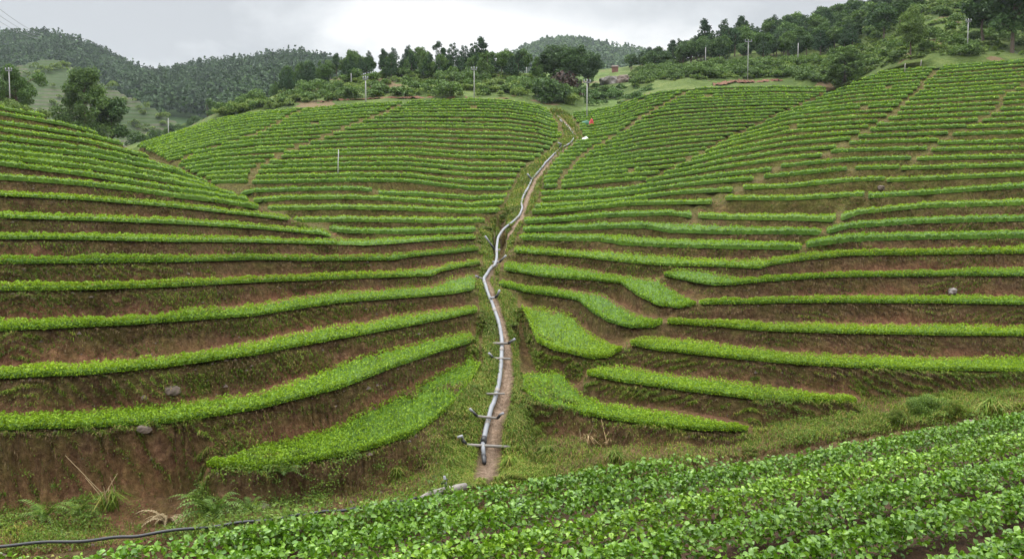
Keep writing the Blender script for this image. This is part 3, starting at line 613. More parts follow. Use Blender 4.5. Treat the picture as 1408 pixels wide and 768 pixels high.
# ------------------------------------------------------------------ crop strips as objects
cam_lod = lambda d: np.maximum(.046, d * 2.8 / F)     # leaf length grows with distance, never under ~2 px
used = {}
ns = 0
for si, s in enumerate(STR):
    js = [j for j in s['j'] if j in s['rec'] and s['a0'] <= COL[j] <= s['a1']]
    if len(js) < 4: continue
    js = np.array(js); rec = np.array([s['rec'][j] for j in js]); a = COL[js]
    d0, z0, d1, z1 = rec.T; d1 = np.maximum(d1, d0 + .15)
    zr = lambda dd_: np.array([np.interp(q_, RING, Z[j_]) for q_, j_ in zip(dd_, js)])
    z1 = np.maximum(zr(d1 - .05), z1 - .03); z1 = np.minimum(z1, z0 + .25 * (d1 - d0)); c = s['c'] * (.68 if s['c'] > .25 else .64) * (1 + .16 * vn(a / 9, si * 1.7) + .38 * vn(a / 3.2, si * 2.3))
    d0 = d0 + .05 * vn(a / 4, si * 1.1 + 50) * np.minimum(1, d0 / 20) + .03 * vn(a / 1.9, si + 9.)
    ed = np.minimum(np.arange(len(js)), np.arange(len(js))[::-1]) * 1.75
    if js[0] == 0: ed = np.maximum(ed, 30.0 * (np.arange(len(js)) < len(js) / 2))
    tp = np.clip(ed / s['end'], 0.15, 1) ** .6; dm = (d0 + d1) / 2
    d0e = dm + (d0 - dm) * (.4 + .6 * tp); d1e = dm + (d1 - dm) * (.4 + .6 * tp); c = c * (.5 + .5 * tp)
    # body: bumpy low hedge
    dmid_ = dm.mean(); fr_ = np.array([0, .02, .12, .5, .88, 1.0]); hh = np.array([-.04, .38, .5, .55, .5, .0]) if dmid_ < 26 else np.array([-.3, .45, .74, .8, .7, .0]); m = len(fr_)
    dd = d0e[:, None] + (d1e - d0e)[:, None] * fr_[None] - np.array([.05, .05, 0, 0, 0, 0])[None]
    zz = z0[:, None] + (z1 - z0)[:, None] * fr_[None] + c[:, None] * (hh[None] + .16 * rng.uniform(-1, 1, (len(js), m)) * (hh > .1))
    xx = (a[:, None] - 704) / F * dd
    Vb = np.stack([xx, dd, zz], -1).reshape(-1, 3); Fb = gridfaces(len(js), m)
    # leaves: number follows how large the strip shows
    dmid = dm.mean(); px_len = (a[-1] - a[0]); band = np.mean(F * (c * .9) / dm + F * np.abs(z0 / d0 - z1 / d1) * (z0 < 0))
    ls = cam_lod(dmid); lpx = ls * F / dmid
    n = int(min(32000, (4.0 if dmid < 26 else 3.3) * px_len * max(band, 2) / (lpx ** 2 * .62)))
    q = rng.uniform(0, len(js) - 1, n); u_ = rng.uniform(0, 1, n); ff = np.where(rng.uniform(size=n) < .26, rng.uniform(-.06, .06, n), rng.uniform(0, 1, n))
    g = lambda arr: np.interp(q, np.arange(len(js)), arr)
    D0, D1, Z0, Z1, C_ = g(d0e), g(d1e), g(z0), g(z1), g(c)
    ff = np.where((dmid > 26) & (ff < .06) & (rng.uniform(size=n) < .6), rng.uniform(.06, .4, n), ff); dd = D0 + (D1 - D0) * np.clip(ff, 0, 1) - .06 * (ff < .05); top = (.5 if dmid < 26 else .72) + (.56 if dmid < 26 else .32) * rng.uniform(0, 1, n)
    hgt = np.where(ff < .06, rng.uniform(.0, 1, n), top)
    bumpy = .16 * vn(g(a) / (6 + 120 / dmid * 2), dd * 3, si)
    zz = Z0 + (Z1 - Z0) * np.clip(ff, 0, 1) + C_ * (hgt + bumpy)
    A_ = g(a) + rng.normal(0, .4, n)
    Cc = np.stack([(A_ - 704) / F * dd, dd, zz], -1)
    szs = ls * rng.uniform(.6, 1.35, n)
    Vl, Fl = leafcloud(Cc, szs, .45)
    Vv = np.concatenate([Vb, Vl]); fm = np.r_[np.zeros(len(Fb)), np.ones(len(Fl))]
    org = np.array([(a[len(a) // 2] - 704) / F * dm[len(a) // 2], dm[len(a) // 2], z0[len(a) // 2]])
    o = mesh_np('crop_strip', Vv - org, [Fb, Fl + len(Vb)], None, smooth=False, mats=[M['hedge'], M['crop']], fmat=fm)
    o.location = org; lb = s['label']; used[lb] = used.get(lb, 0) + 1
    if used[lb] > 1: k_ = used[lb]; lb = lb.replace('crop strip', 'short crop strip' if k_ == 2 else 'very short crop strip')
    lb = lb.replace('very short', 'tiny')
    if len(lb.replace(',', ' ').split()) > 16: lb = lb.replace('crop strip on the right hill', 'right hill crop strip').replace('diagonal ', '').replace('starting at the tip of the curved bed', 'starting at the curved bed tip')
    tag(o, lb, 'crop strip', s['group']); ns += 1
print('strips', ns)

# ------------------------------------------------------------------ foreground field
GX = np.linspace(-14, 20, 260)
qmax = QX * -.75 + QY * 13.05
def edged(A): return fieldd(A, np.interp(A, *EDG))
fcol = np.arange(-700, 2600, 8.0); fr_r = np.linspace(0, 1, 170)
de_ = edged(fcol)[:, None]; dd = 1.0 + (de_ + .25 - 1.0) * fr_r[None]; xx = (fcol[:, None] - 704) / F * dd
qq = QX * xx + QY * dd; ROW = .60; q0 = 2.86
ph = ((qq - q0) / ROW) % 1.0; ridge = .05 * (1 - np.cos(2 * math.pi * ph)) / 2
zz = fieldz(xx, dd) - .25 + ridge + .03 * fbm(xx * 2, dd * 2, 3, 3)
o = mesh_np('field_ground', np.stack([xx, dd, zz], -1).reshape(-1, 3), gridfaces(len(fcol), len(fr_r))[:, ::-1], M['fieldsoil']); tag(o, 'dark soil of the foreground field', None, None, 'structure')
def bigleaves(C, size, up, rs, drn=None):
    n = len(C); nn = rs.normal(size=(n, 3)); nn /= np.linalg.norm(nn, axis=1)[:, None]; nn = nn * (1 - up) + np.array([0, 0, 1.0]) * up; nn /= np.linalg.norm(nn, axis=1)[:, None]
    t = rs.normal(size=(n, 3)) if drn is None else drn + .35 * rs.normal(size=(n, 3)); t -= (t * nn).sum(1)[:, None] * nn; t /= np.linalg.norm(t, axis=1)[:, None]; b = np.cross(nn, t)
    s = size[:, None]; prof = [(-.5, 0, 0), (-.18, .33, .10), (.15, .27, .08), (.5, 0, -.14), (.15, -.27, .08), (-.18, -.33, .10), (-.15, 0, 0), (.15, 0, -.02)]
    V = np.stack([C + t * s * p[0] + b * s * p[1] + nn * s * p[2] for p in prof], 1).reshape(-1, 3); i = np.arange(n)[:, None] * 8
    return V, [np.concatenate([i + [0, 6, 1], i + [0, 5, 6], i + [3, 2, 7], i + [3, 7, 4]]), np.concatenate([i + [1, 6, 7, 2], i + [5, 4, 7, 6]])]
rows = np.arange(0, 10)
dirn = np.array([QY, -QX]); nrm2 = np.array([QX, QY])
rowlab = {0: 'nearest row of leafy plants, crossing the bottom right corner', }
for r in range(-3, 9):
    qc = q0 + ROW * (r + .5)
    # along-row coordinate
    tt = np.linspace(-12, 14, 2000); px = nrm2[0] * qc + dirn[0] * tt; py = nrm2[1] * qc + dirn[1] * tt
    A_ = 704 + F * px / np.maximum(py, .1); W_ = VH - F * fieldz(px, py) / np.maximum(py, .1)
    vis = (py > .9) & (A_ > -520) & (A_ < 2300) & (W_ < 1500) & (py < edged(np.clip(A_, -600, 2400)) + .5)
    vr = np.where(vis)[0]
    if len(vr) < 5: continue
    sp_ = np.split(vr, np.where(np.diff(vr) > 1)[0] + 1); big_ = max(sp_, key=len); vis = np.zeros(len(tt), bool); vis[big_] = True
    if len(big_) < 160: continue
    t0, t1 = tt[vis].min(), tt[vis].max()
    dmid = max(4.5, (py[vis].min() + py[vis].max()) / 2)
    n_pl = int((t1 - t0) / .085 * 17); C = []; Sz = []; Dr = []
    tc_ = rng.uniform(t0, t1, n_pl); off = np.clip(rng.normal(0, .085, n_pl), -.125, .125)
    for b_ in range(7):
        ang = rng.uniform(0, 2 * math.pi, n_pl); rad = rng.uniform(.01, .05, n_pl)
        t2 = tc_ + np.cos(ang) * rad; o2 = off + np.sin(ang) * rad; x = nrm2[0] * (qc + o2) + dirn[0] * t2; y = nrm2[1] * (qc + o2) + dirn[1] * t2
        h = .21 * (1 - .6 * (np.abs(off) / .15) ** 2.0) * np.where(rng.uniform(size=n_pl) < .6, rng.uniform(.82, 1.05, n_pl), rng.uniform(.2, .85, n_pl)) - rad * .7 + .035 * vn(x * 3.2, y * 3.2, 8) - (b_ % 3) * .025
        z = fieldz(x, y) - .165 + h
        keep = (y > .8) & (y < edged(704 + F * x / y) + .04)
        C.append(np.stack([x, y, z], -1)[keep]); Sz.append((rng.uniform(.024, .052, n_pl) * np.interp(np.hypot(x, y), [4, 8], [1.05, .85]))[keep])
        Dr.append(np.stack([nrm2[0] * np.sin(ang) + dirn[0] * np.cos(ang), nrm2[1] * np.sin(ang) + dirn[1] * np.cos(ang), 0 * ang - .15], -1)[keep])
    C = np.concatenate(C); Sz = np.concatenate(Sz); Dr = np.concatenate(Dr)
    Vl, Fl = bigleaves(C, Sz, .5, rng, Dr)
    org = C.mean(0); org[2] = fieldz(org[0], org[1]) - .3
    o = mesh_np('crop_row', Vl - org, [Fl[0], Fl[1]], M['field'], smooth=True); o.location = org
    if r < 0: lb = 'row of leafy plants cut off by the bottom right corner, nearer the furrow'
    else: lb = ('nearest full row of leafy plants behind the bare furrow, bottom right' if r == 0 else f'row of leafy plants in the foreground field, {nth(r)} from the bottom right corner')
    if r == 7: lb = 'farthest row of leafy plants, along the edge of the foreground field'
    if r == -2: lb = 'end of a leafy row right in the bottom right corner'
    if r == -3: lb = 'last few leaves of a row in the very corner, bottom right'
    tag(o, lb, 'crop row', 'rows of plants in the foreground field')

# ------------------------------------------------------------------ hills beyond
class Sheet:
    def __init__(s, name, guides, mat, amp=1.0, sc_=12., nv=70, du=5.0, step=0, kind='structure', back=40, seed=1, ds=1.0):
        gs = []
        for g in guides:
            q = cv(np.array([(p[0], p[1]) for p in g], float)); gs.append((q[:, 0], q[:, 1], np.array([p[2] for p in g], float) * ds))
        a0 = min(g[0].min() for g in gs); a1 = max(g[0].max() for g in gs); s.A = np.arange(a0, a1 + du, du)
        W = np.array([np.interp(s.A, g[0], g[1]) for g in gs]); D = np.array([np.interp(s.A, g[0], g[2]) for g in gs])
        k = np.hanning(9); k /= k.sum(); sm = lambda m: np.array([np.convolve(np.pad(r, 4, mode='edge'), k, 'valid') for r in m]); W = sm(W); D = sm(D)
        Zg = zof(W, D)
        D = np.vstack([D, D[-1] + back * .4, D[-1] + back]); Zg = np.vstack([Zg, Zg[-1] - back * .12, Zg[-1] - back * .5])
        n = len(D); t = np.linspace(0, n - 1, nv); i = np.minimum(t.astype(int), n - 2); f = (t - i)[:, None]
        s.D = D[i] * (1 - f) + D[i + 1] * f; s.Z = Zg[i] * (1 - f) + Zg[i + 1] * f
        kk = np.hanning(7); kk /= kk.sum(); P_ = np.pad(s.Z, ((3, 3), (0, 0)), mode='edge'); s.Z = sum(kk[q] * P_[q:q + nv] for q in range(7))
        P_ = np.pad(s.D, ((3, 3), (0, 0)), mode='edge'); s.D = sum(kk[q] * P_[q:q + nv] for q in range(7))
        X = (s.A[None] - 704) / F * s.D
        s.Z = s.Z + amp * fbm(X / sc_, s.D / sc_, seed, 4)
        Zm = s.Z
        if step: Zm = s.Z / step; fl = np.floor(Zm); fq = Zm - fl; Zm = (fl + np.clip((fq - .55) / .4, 0, 1)) * step
        V = np.stack([X, s.D, Zm], -1)
        s.ob = mesh_np(name, V.reshape(-1, 3), gridfaces(nv, len(s.A)), mat); tag(s.ob, None, None, None, kind)
    def at(s, u, v):
        a, w_ = cv(np.array([u, v], float)); j = np.interp(a, s.A, np.arange(len(s.A))); j0 = min(int(j), len(s.A) - 2); f = j - j0
        d = s.D[:, j0] * (1 - f) + s.D[:, j0 + 1] * f; z = s.Z[:, j0] * (1 - f) + s.Z[:, j0 + 1] * f
        W = VH - F * z / d; k = np.where(W <= w_)[0]
        i = int(k[0]) if len(k) else int(np.argmin(W))
        return np.array([(a - 704) / F * d[i], d[i], z[i]])
B1 = Sheet('scrub_hill', [[(150,225,150),(300,178,150),(420,158,150),(560,150,150),(700,150,150),(800,170,150)],
    [(150,215,152),(230,190,153),(300,165,153),(350,155,153),(420,146,153),(500,139,153),(560,136,153),(700,136,153),(760,146,152),(800,156,151)],
    [(150,212,156),(230,187,158),(300,158,165),(350,147,170),(400,135,175),(470,124,178),(560,117,178),(650,114,178),(720,122,172),(800,145,160)],
    [(150,210,160),(230,184,165),(300,154,178),(350,140,188),(400,122,198),(450,106,205),(500,99,205),(560,96,205),(620,95,205),(690,97,205),(740,104,200),(800,130,175)]], M['scrubland'], .9, 8, 60, 4, ds=.72)
B5 = Sheet('upper_field', [[(730,175,146),(800,158,148),(870,152,158),(980,130,165)],[(730,150,160),(800,146,160),(870,138,165),(980,120,170)],[(680,118,200),(800,118,200),(870,118,195),(980,112,190)],[(640,99,245),(730,98,245),(850,98,240),(980,96,225)]], M['meadow'], .35, 10, 50, 5, seed=4, ds=.72)
B2 = Sheet('right_hillside', [[(800,160,158),(850,146,160),(880,132,160),(905,126,160),(950,121,162),(1060,120,162),(1130,128,160),(1200,112,150),(1290,92,130),(1408,92,130),(1700,110,130)],
    [(800,130,178),(850,126,178),(900,118,170),(950,114,168),(1060,112,168),(1110,113,165),(1140,122,158),(1200,99,146),(1250,85,136),(1290,79,133),(1408,78,133),(1700,100,133)],
    [(800,112,215),(850,106,215),(900,99,205),(960,92,198),(1060,86,192),(1130,84,182),(1180,72,172),(1230,60,162),(1290,46,158),(1408,44,156),(1700,60,156)],
    [(800,104,250),(850,97,250),(900,92,240),(960,82,225),(1000,76,220),(1060,70,218),(1130,58,208),(1200,36,200),(1290,0,192),(1408,-20,190),(1700,-20,190)],
    [(800,100,280),(850,92,280),(900,88,270),(960,76,262),(1000,69,260),(1050,60,260),(1110,46,258),(1160,36,256),(1200,22,252),(1250,2,248),(1300,-24,244),(1408,-66,240),(1700,-120,240)]], M['scrubland'], .9, 9, 80, 5, seed=6, ds=.72)
B3 = Sheet('far_mountain', [[(-300,260,200),(0,260,220),(200,250,235),(330,205,250),(480,175,270),(620,150,300)],
    [(-300,170,330),(0,172,340),(120,165,350),(250,172,330),(330,160,320),(480,140,330),(620,140,340)],
    [(-300,110,450),(0,112,450),(100,116,450),(190,132,440),(250,130,450),(330,118,460),(450,112,470),(620,130,480)],
    [(-300,50,560),(0,63,560),(60,60,560),(100,68,560),(150,86,555),(190,106,550),(215,108,560),(260,100,560),(330,92,560),(400,86,560),(440,92,560),(520,118,560),(620,150,560)]], M['forestfloor'], 5, 60, 60, 6, back=120, seed=8)
B6 = Sheet('terraced_spur', [[(-200,260,185),(0,240,190),(100,230,200),(200,228,205),(300,215,215)],[(-200,160,240),(20,155,245),(100,158,245),(180,172,238),(240,185,230),(300,205,225)],
    [(-200,110,275),(0,100,275),(30,88,282),(60,79,288),(90,85,288),(140,112,272),(200,143,255),(235,163,245),(300,203,235)]], M['spur'], 1.2, 14, 160, 3, step=1.6, seed=10)
B4 = Sheet('far_peak', [[(450,170,500),(700,140,500),(1100,140,500)],[(450,130,760),(700,95,760),(780,80,760),(880,90,760),(1100,110,760)],
    [(450,140,850),(560,118,850),(690,90,850),(718,74,850),(742,64,850),(780,57,850),(812,61,850),(850,72,850),(880,75,850),(930,84,850),(1100,120,850)]], M['forestfloor'], 5, 70, 40, 8, back=160, seed=12)
gp = mesh_np('ground', np.array([[-3500, -600, -45], [3500, -600, -45], [3500, 4500, -45], [-3500, 4500, -45.]]), np.array([[0, 1, 2, 3]]), M['forestfloor']); tag(gp, None, None, None, 'structure')

# red earth road cuts along the foot of the scrub
def ribbon(name, pts, sheet, wd, mat, lift=.25):
    P = np.array([sheet.at(*p) for p in pts]); t = np.linspace(0, len(P) - 1, 60); P = np.stack([np.interp(t, np.arange(len(P)), P[:, k]) for k in range(3)], 1)
    wv = wd * (1 + .5 * vn(t * 3, 0 * t, 5)); V = np.concatenate([P + np.c_[0 * t, -wv * .8, 0 * t + lift * .2 - wv * .25], P + np.c_[0 * t, wv * .1, 0 * t + lift * .3 + wv * .18], P + np.c_[0 * t, wv * .1 + 2, 0 * t + lift * .3 - 1.2]]); n = len(t)
    V += rng.normal(0, .08, V.shape); o = mesh_np(name, V, gridfaces(3, n), mat); tag(o, None, None, None, 'structure'); return o
ribbon('earth_road', [(440,142),(480,139),(540,137),(620,136),(700,137)], B1, .5, M['redearth'])
ribbon('earth_road', [(980,117),(1010,115),(1040,113),(1075,113)], B2, 1.0, M['redearth'])
0 and ribbon('earth_slip', [(1270,84),(1300,78),(1330,74),(1355,76)], B2, 3.2, M['redearth'])

# ------------------------------------------------------------------ trees
def crown_pts(kind, rs):
    """clump centres and radii for a crown, total height 1"""
    C = []
    if kind == 'pine':
        n = rs.integers(16, 22)
        for i in range(n):
            t = i / n; z = .26 + .72 * t; r = (.20 * (1 - t) ** .7 + .025) * rs.uniform(.5, 1.25); a = i * 2.4 + rs.uniform(-.4, .4)
            C.append((math.cos(a) * r, math.sin(a) * r, z, .105 * (1 - t) + .045))
    elif kind == 'tall':
        for i in range(20):
            t = rs.uniform(0, 1); z = .42 + .52 * t; r = .15 * math.sin(math.pi * min(1, .15 + t * .8)) * rs.uniform(.4, 1.2); a = rs.uniform(0, 6.28)
            C.append((math.cos(a) * r, math.sin(a) * r, z, rs.uniform(.06, .1)))
    elif kind == 'cone':
        for i in range(46):
            t = rs.uniform(0, 1) ** 1.2; z = .16 + .80 * t; r = (.25 * (1 - t ** 1.6) + .04) * math.sqrt(rs.uniform(.2, 1)); a = rs.uniform(0, 6.28)
            C.append((math.cos(a) * r, math.sin(a) * r, z, rs.uniform(.07, .12) * (1.1 - .4 * t)))
    elif kind == 'egg':
        for i in range(90):
            t = rs.uniform(0, 1); z = .12 + .84 * t; r = .30 * math.sin(math.pi * min(.93, .30 + .63 * t)) * math.sqrt(rs.uniform(.25, 1)); a = rs.uniform(0, 6.28)
            C.append((math.cos(a) * r, math.sin(a) * r, z, rs.uniform(.05, .10)))
    elif kind == 'round':
        for i in range(34):
            v = rs.normal(size=3); v /= np.linalg.norm(v); r = rs.uniform(.45, 1.05)
            C.append((v[0] * .27 * r, v[1] * .27 * r, .60 + v[2] * .30 * r, rs.uniform(.085, .14)))
    elif kind == 'open':
        for i in range(24):
            a = rs.uniform(0, 6.28); r = rs.uniform(.08, .42); z = .62 + .30 * rs.uniform(-1, 1) * (1 - r)
            C.append((math.cos(a) * r, math.sin(a) * r, z, rs.uniform(.07, .13)))
    elif kind == 'bush':
        for i in range(16):
            a = rs.uniform(0, 6.28); r = rs.uniform(0, .48); z = rs.uniform(.12, .72) * (1 - r * .7)
            C.append((math.cos(a) * r, math.sin(a) * r, z, rs.uniform(.18, .28)))
    return np.array(C)
def crown_mesh(C, leaf, cover, rs, flat=.8):
    V = []; Fs = []; o = 0
    for c in C:
        n = max(8, int(cover * 4 * math.pi * c[3] ** 2 / (leaf ** 2 * .6)))
        d = rs.normal(size=(n, 3)); d /= np.linalg.norm(d, axis=1)[:, None]; r = c[3] * rs.uniform(.55, 1.12, n)[:, None]
        p = c[:3] + d * r * np.array([1, 1, flat]); nn = d * .6 + np.array([0, 0, .4]); v, f = leafcloud(p, leaf * rs.uniform(.7, 1.4, n), .55, .7, .2, rs, nn)
        V.append(v); Fs.append(f + o); o += len(v)
    return np.concatenate(V), np.concatenate(Fs)
def trunk_mesh(C, kind, rs, r0=.022):
    top = C[:, 2].max() * .93; z = np.linspace(-.03, top, 9); wob = np.cumsum(rs.normal(0, .006, (9, 2)), 0)
    P = np.c_[wob[:, 0], wob[:, 1], z]; parts = [tube(P, r0 * (1 - .85 * np.linspace(0, 1, 9)) + .002, 7)]
    for c in C[rs.permutation(len(C))[:9]]:
        zb = max(.12, c[2] - .45 * math.hypot(c[0], c[1]) - .05); b = np.array([np.interp(zb, z, wob[:, 0]), np.interp(zb, z, wob[:, 1]), zb])
        parts.append(tube([b, b * .5 + c[:3] * .5 + [0, 0, .01], c[:3]], [r0 * .4, r0 * .28, r0 * .1], 5))
    return join(parts)
PROTO = {}
def proto(kind, H, leaf, mat, seed, cover=1.1, bark='bark', r0=.022):
    key = (kind, H, leaf, mat, seed)
    if key in PROTO: return PROTO[key]
    rs = np.random.default_rng(seed); C = crown_pts(kind, rs); V, Fa = crown_mesh(C, leaf / H, cover, rs); tv, tf = trunk_mesh(C, kind, rs, r0)
    def me(nm, v, f, m):
        o = mesh_np(nm, v * H, f, m, smooth=False); d = o.data; bpy.data.objects.remove(o); return d
    PROTO[key] = (me('crown', V, Fa, M[mat]), me('trunk', tv, tf, M[bark])); return PROTO[key]
def plant(name, pr, loc, sc_, label, cat, group=None, rz=None, sx=1.0):
    e = empty(name, (loc[0], loc[1], loc[2] - .02), rng.uniform(0, 6.28) if rz is None else rz); e.scale = (sc_ * sx, sc_ * sx, sc_)
    for nm, me in (('crown', pr[0]), ('trunk', pr[1])):
        o = bpy.data.objects.new(nm, me); sc.collection.objects.link(o); o.parent = e
    tag(e, label, cat, group); return e
def hpx(px, d): return px * d / F     # metres of a height in pixels
far_p = [proto('pine', 10, .42, 'pine', 21 + i, 1.0) for i in range(4)]
far_t = [proto('tall', 10, .45, 'pine', 31 + i, .9) for i in range(2)]
far_r = [proto('round', 10, .5, 'tree_mid', 41 + i, 1.0) for i in range(4)]
far_d = [proto('round', 10, .5, 'tree_dark', 51 + i, 1.0) for i in range(3)]
far_c = [proto('cone', 10, .48, 'tree_mid', 61 + i, .9) for i in range(3)]
bush_p = [proto('bush', 3, .30, 'shrub', 71 + i, .75, r0=.03) for i in range(4)]
bush_q = [proto('bush', 3, .30, 'tree_mid', 81 + i, .75, r0=.03) for i in range(3)]
# tall standing trees on the ridge, read one by one
ridge = [(463,100,68,'tall'),(483,102,76,'pine'),(508,100,70,'pine'),(527,99,68,'tall'),(541,98,66,'pine'),(560,99,70,'pine'),(573,99,68,'pine'),(603,98,60,'tall'),(623,98,62,'pine'),(638,99,64,'pine'),(661,98,52,'tall'),(652,99,60,'pine'),(582,99,66,'round'),(700,100,65,'round'),(720,101,66,'round'),(690,100,72,'round')]
for u, v, vt, kd in ridge:
    p = B1.at(u, v); H = hpx(v - vt, p[1]); pr = {'pine': far_p, 'tall': far_t, 'round': far_r}[kd]; pr = pr[int(rng.integers(len(pr)))]
    lb = {'pine': 'dark pine standing up from the tree belt on the ridge behind the middle hill', 'tall': 'thin bare-stemmed pine rising above the ridge tree belt behind the middle hill', 'round': 'rounded tree in the ridge belt behind the middle hill, near its right end'}[kd]
    plant('pine_tree' if kd != 'round' else 'broadleaf_tree', pr, p, H / 10 * 1.05, lb, 'tree', {'pine': 'tall pines on the ridge', 'tall': 'bare-stemmed pines on the ridge', 'round': 'rounded trees at the right end of the ridge belt'}[kd])
for i in range(85):
    u = rng.uniform(375, 768); v = np.interp(u, [375, 400, 450, 500, 690, 740, 770], [128, 122, 110, 103, 102, 106, 112]) + rng.uniform(-3, 8); p = B1.at(u, v)
    H = hpx(rng.uniform(20, 37) * np.interp(u, [375, 450, 700, 770], [.9, 1, 1, .75]), p[1])
    kd = rng.choice(4, p=[.55, .2, .1, .15]); pr = [far_p, far_r, far_d, far_c][kd]; pr = pr[int(rng.integers(len(pr)))]
    plant('pine_tree' if kd == 0 else 'broadleaf_tree', pr, p, H / 10, ['pine in the dense tree belt along the ridge behind the middle hill', 'leafy tree in the dense belt along the ridge behind the middle hill'][kd > 0], 'tree', ['pines of the ridge belt', 'leafy trees of the ridge belt'][kd > 0], sx=.9)
# forest on the right hillside
for i in range(215):
    u = 860 + 400 * rng.uniform() ** .8; t = rng.uniform() ** .75
    vlo = np.interp(u, [860, 960, 1060, 1130, 1180, 1230, 1260], [102, 88, 84, 82, 66, 44, 20]); vhi = np.interp(u, [860, 900, 960, 1000, 1050, 1110, 1160, 1200, 1260], [94, 88, 76, 69, 60, 46, 36, 22, -2])
    v = vlo * (1 - t) + (vhi + 1) * t; p = B2.at(u, v)
    H = hpx(rng.uniform(24, 38) * np.interp(u, [860, 930, 1000], [.55, .85, 1.0]), p[1])
    kd = rng.choice(4, p=[.42, .25, .23, .10]); pr = [far_p, far_d, far_r, far_t][kd]; pr = pr[int(rng.integers(len(pr)))]
    nm = 0 if kd in (0, 3) else 1
    plant(['pine_tree', 'broadleaf_tree'][nm], pr, p, H / 10, ['pine in the dense wood on the hillside at upper right', 'leafy tree in the dense wood on the hillside at upper right'][nm], 'tree', ['pines of the upper right wood', 'leafy trees of the upper right wood'][nm], sx=1.15)
for u, v, vt in [(967,80,28),(995,74,27),(1019,70,24)]:
    p = B2.at(u, v); plant('pine_tree', far_t[0] if u != 995 else far_p[0], p, hpx(v - vt, p[1]) / 10, {967: 'leftmost of three pines topping the upper right wood', 995: 'middle one of three pines topping the upper right wood', 1019: 'rightmost of three pines topping the upper right wood'}[u], 'tree', 'three tall pines on the right skyline')
# big dark trees at the right edge
for u, v, vt, k, lb in [(1352,62,-20,0,'dark tree left of the darkest corner tree, upper right'),(1392,74,-34,1,'large dark tree in the upper right corner, at the frame edge'),(1425,70,-40,2,'dark tree half out of the frame at upper right'),(1372,30,-46,1,'dark tree behind the corner trees, cut off by the top edge')]:
    p = B2.at(u, v); plant('broadleaf_tree', far_d[k], p, hpx(v - vt, p[1]) / 10, lb, 'tree', 'dark trees in the upper right corner', sx=1.1)
near_c = proto('egg', 9, .30, 'tree_mid', 91, 1.0)
for u, v, vt, pr, sx, lb in [(1163,122,64,near_c,1.25,'pale green bushy tree at the head of the slope where the hills meet'),(1150,116,78,far_r[1],1.1,'smaller tree just left of the bushy tree where the hills meet'),(1183,116,84,far_c[1],1.0,'low tree just right of the bushy tree where the hills meet'),(1252,84,10,proto('round', 10, .32, 'tree_pale', 92, .9),.75,'slender pale tree with a visible trunk on the open slope, upper right'),(1215,56,4,far_d[1],1.0,'dark tree at the edge of the wood above the open slope'),(1238,40,-8,far_d[0],1.0,'dark tree highest at the edge of the wood above the open slope')]:
    p = B2.at(u, v); plant('broadleaf_tree', pr, p, hpx(v - vt, p[1]) / 10 * (10 / 9 if pr is near_c else 1), lb, 'tree', None, sx=sx)
# cluster at the gully head
for u, v, vt, k, sx, lb in [(763,128,66,0,1.05,'left one of the three big dark trees at the head of the gully'),(787,130,64,1,.95,'middle one of the three big dark trees at the head of the gully'),(808,124,71,2,1.0,'right one of the three big dark trees at the head of the gully')]:
    p = B5.at(u, v); plant('broadleaf_tree', proto('round', 10, .36, 'tree_dark', 101 + k, 1.15), p, hpx(v - vt, p[1]) / 10 * 1.03, lb, 'tree', 'three dark trees at the head of the gully', sx=sx * 1.12)
p = gpt((768, 151)); plant('shrub', proto('bush', 3, .25, 'redshrub', 111, .9, r0=.03), B5.at(772, 142), 1.9, 'dark red-leaved shrub under the three big trees', 'shrub')
plant('shrub', proto('bush', 3, .25, 'tree_dark', 112, .9, r0=.03), B1.at(758, 141), 1.5, 'dark shrub at the very top of the pipe', 'shrub')
# left trees
tl = np.array([(118 - 704) / F * 92, 92, zof(200, 92)])
def lt(u, vb, vt, d, pr, H0, lb, sx=1., cat='tree', name='broadleaf_tree'):
    a, w_ = cv(np.array([u, vb], float)); a2, wt = cv(np.array([u, vt], float)); H = (w_ - wt) * d / F
    return plant(name, pr, ((a - 704) / F * d, d, zof(w_, d)), H / H0, lb, cat, None, sx=sx)
bigL = proto('egg', 10, .22, 'tree_mid', 121, 1.0, r0=.028)
lt(120, 226, 95, 95, bigL, 10, 'large full-crowned tree behind the left hill', .92)
lt(155, 226, 129, 97, proto('tall', 10, .24, 'tree_dark', 122, 1.1), 10, 'narrow ragged tree leaning on the right side of the large left tree', 1.35)
lt(24, 172, 84, 88, proto('open', 9, .24, 'tree_mid', 123, 1.3, r0=.03), 9, 'spreading tree at the left edge beside a pole', .95)
lt(2, 172, 92, 92, proto('open', 9, .24, 'tree_mid', 124, 1.3, r0=.03), 9, 'tree cut by the left edge behind the spreading one', .9)
lt(190, 200, 176, 120, proto('bush', 3, .25, 'tree_dark', 125, 1.0, r0=.03), 3, 'round dark bush at the left end of the middle hill', 1.2, 'shrub', 'shrub')
lt(288, 196, 136, 170, far_c[0], 10, 'lone conical tree in the valley behind the middle hill', 1.0)
lt(385, 152, 110, 172, far_d[1], 10, 'dark tree at the left end of the ridge belt', 1.1); lt(398, 146, 112, 176, far_r[2], 10, 'tree beside the dark one at the left end of the ridge belt', 1.0)
lt(356, 158, 134, 168, bush_p[0], 3, 'low bush on the pale slope left of the ridge belt', 1.1, 'shrub', 'shrub')
for k, (u, v) in enumerate([(4, 150), (22, 153), (38, 157), (52, 160), (12, 146)]):
    lt(u, v + 4, v - 16, 62 + k, bush_p[k % 4], 3, 'low olive bush on the small mound at the left end of the left hill crest', 1.3, 'shrub', 'shrub')['group'] = 'bushes on the mound at left'
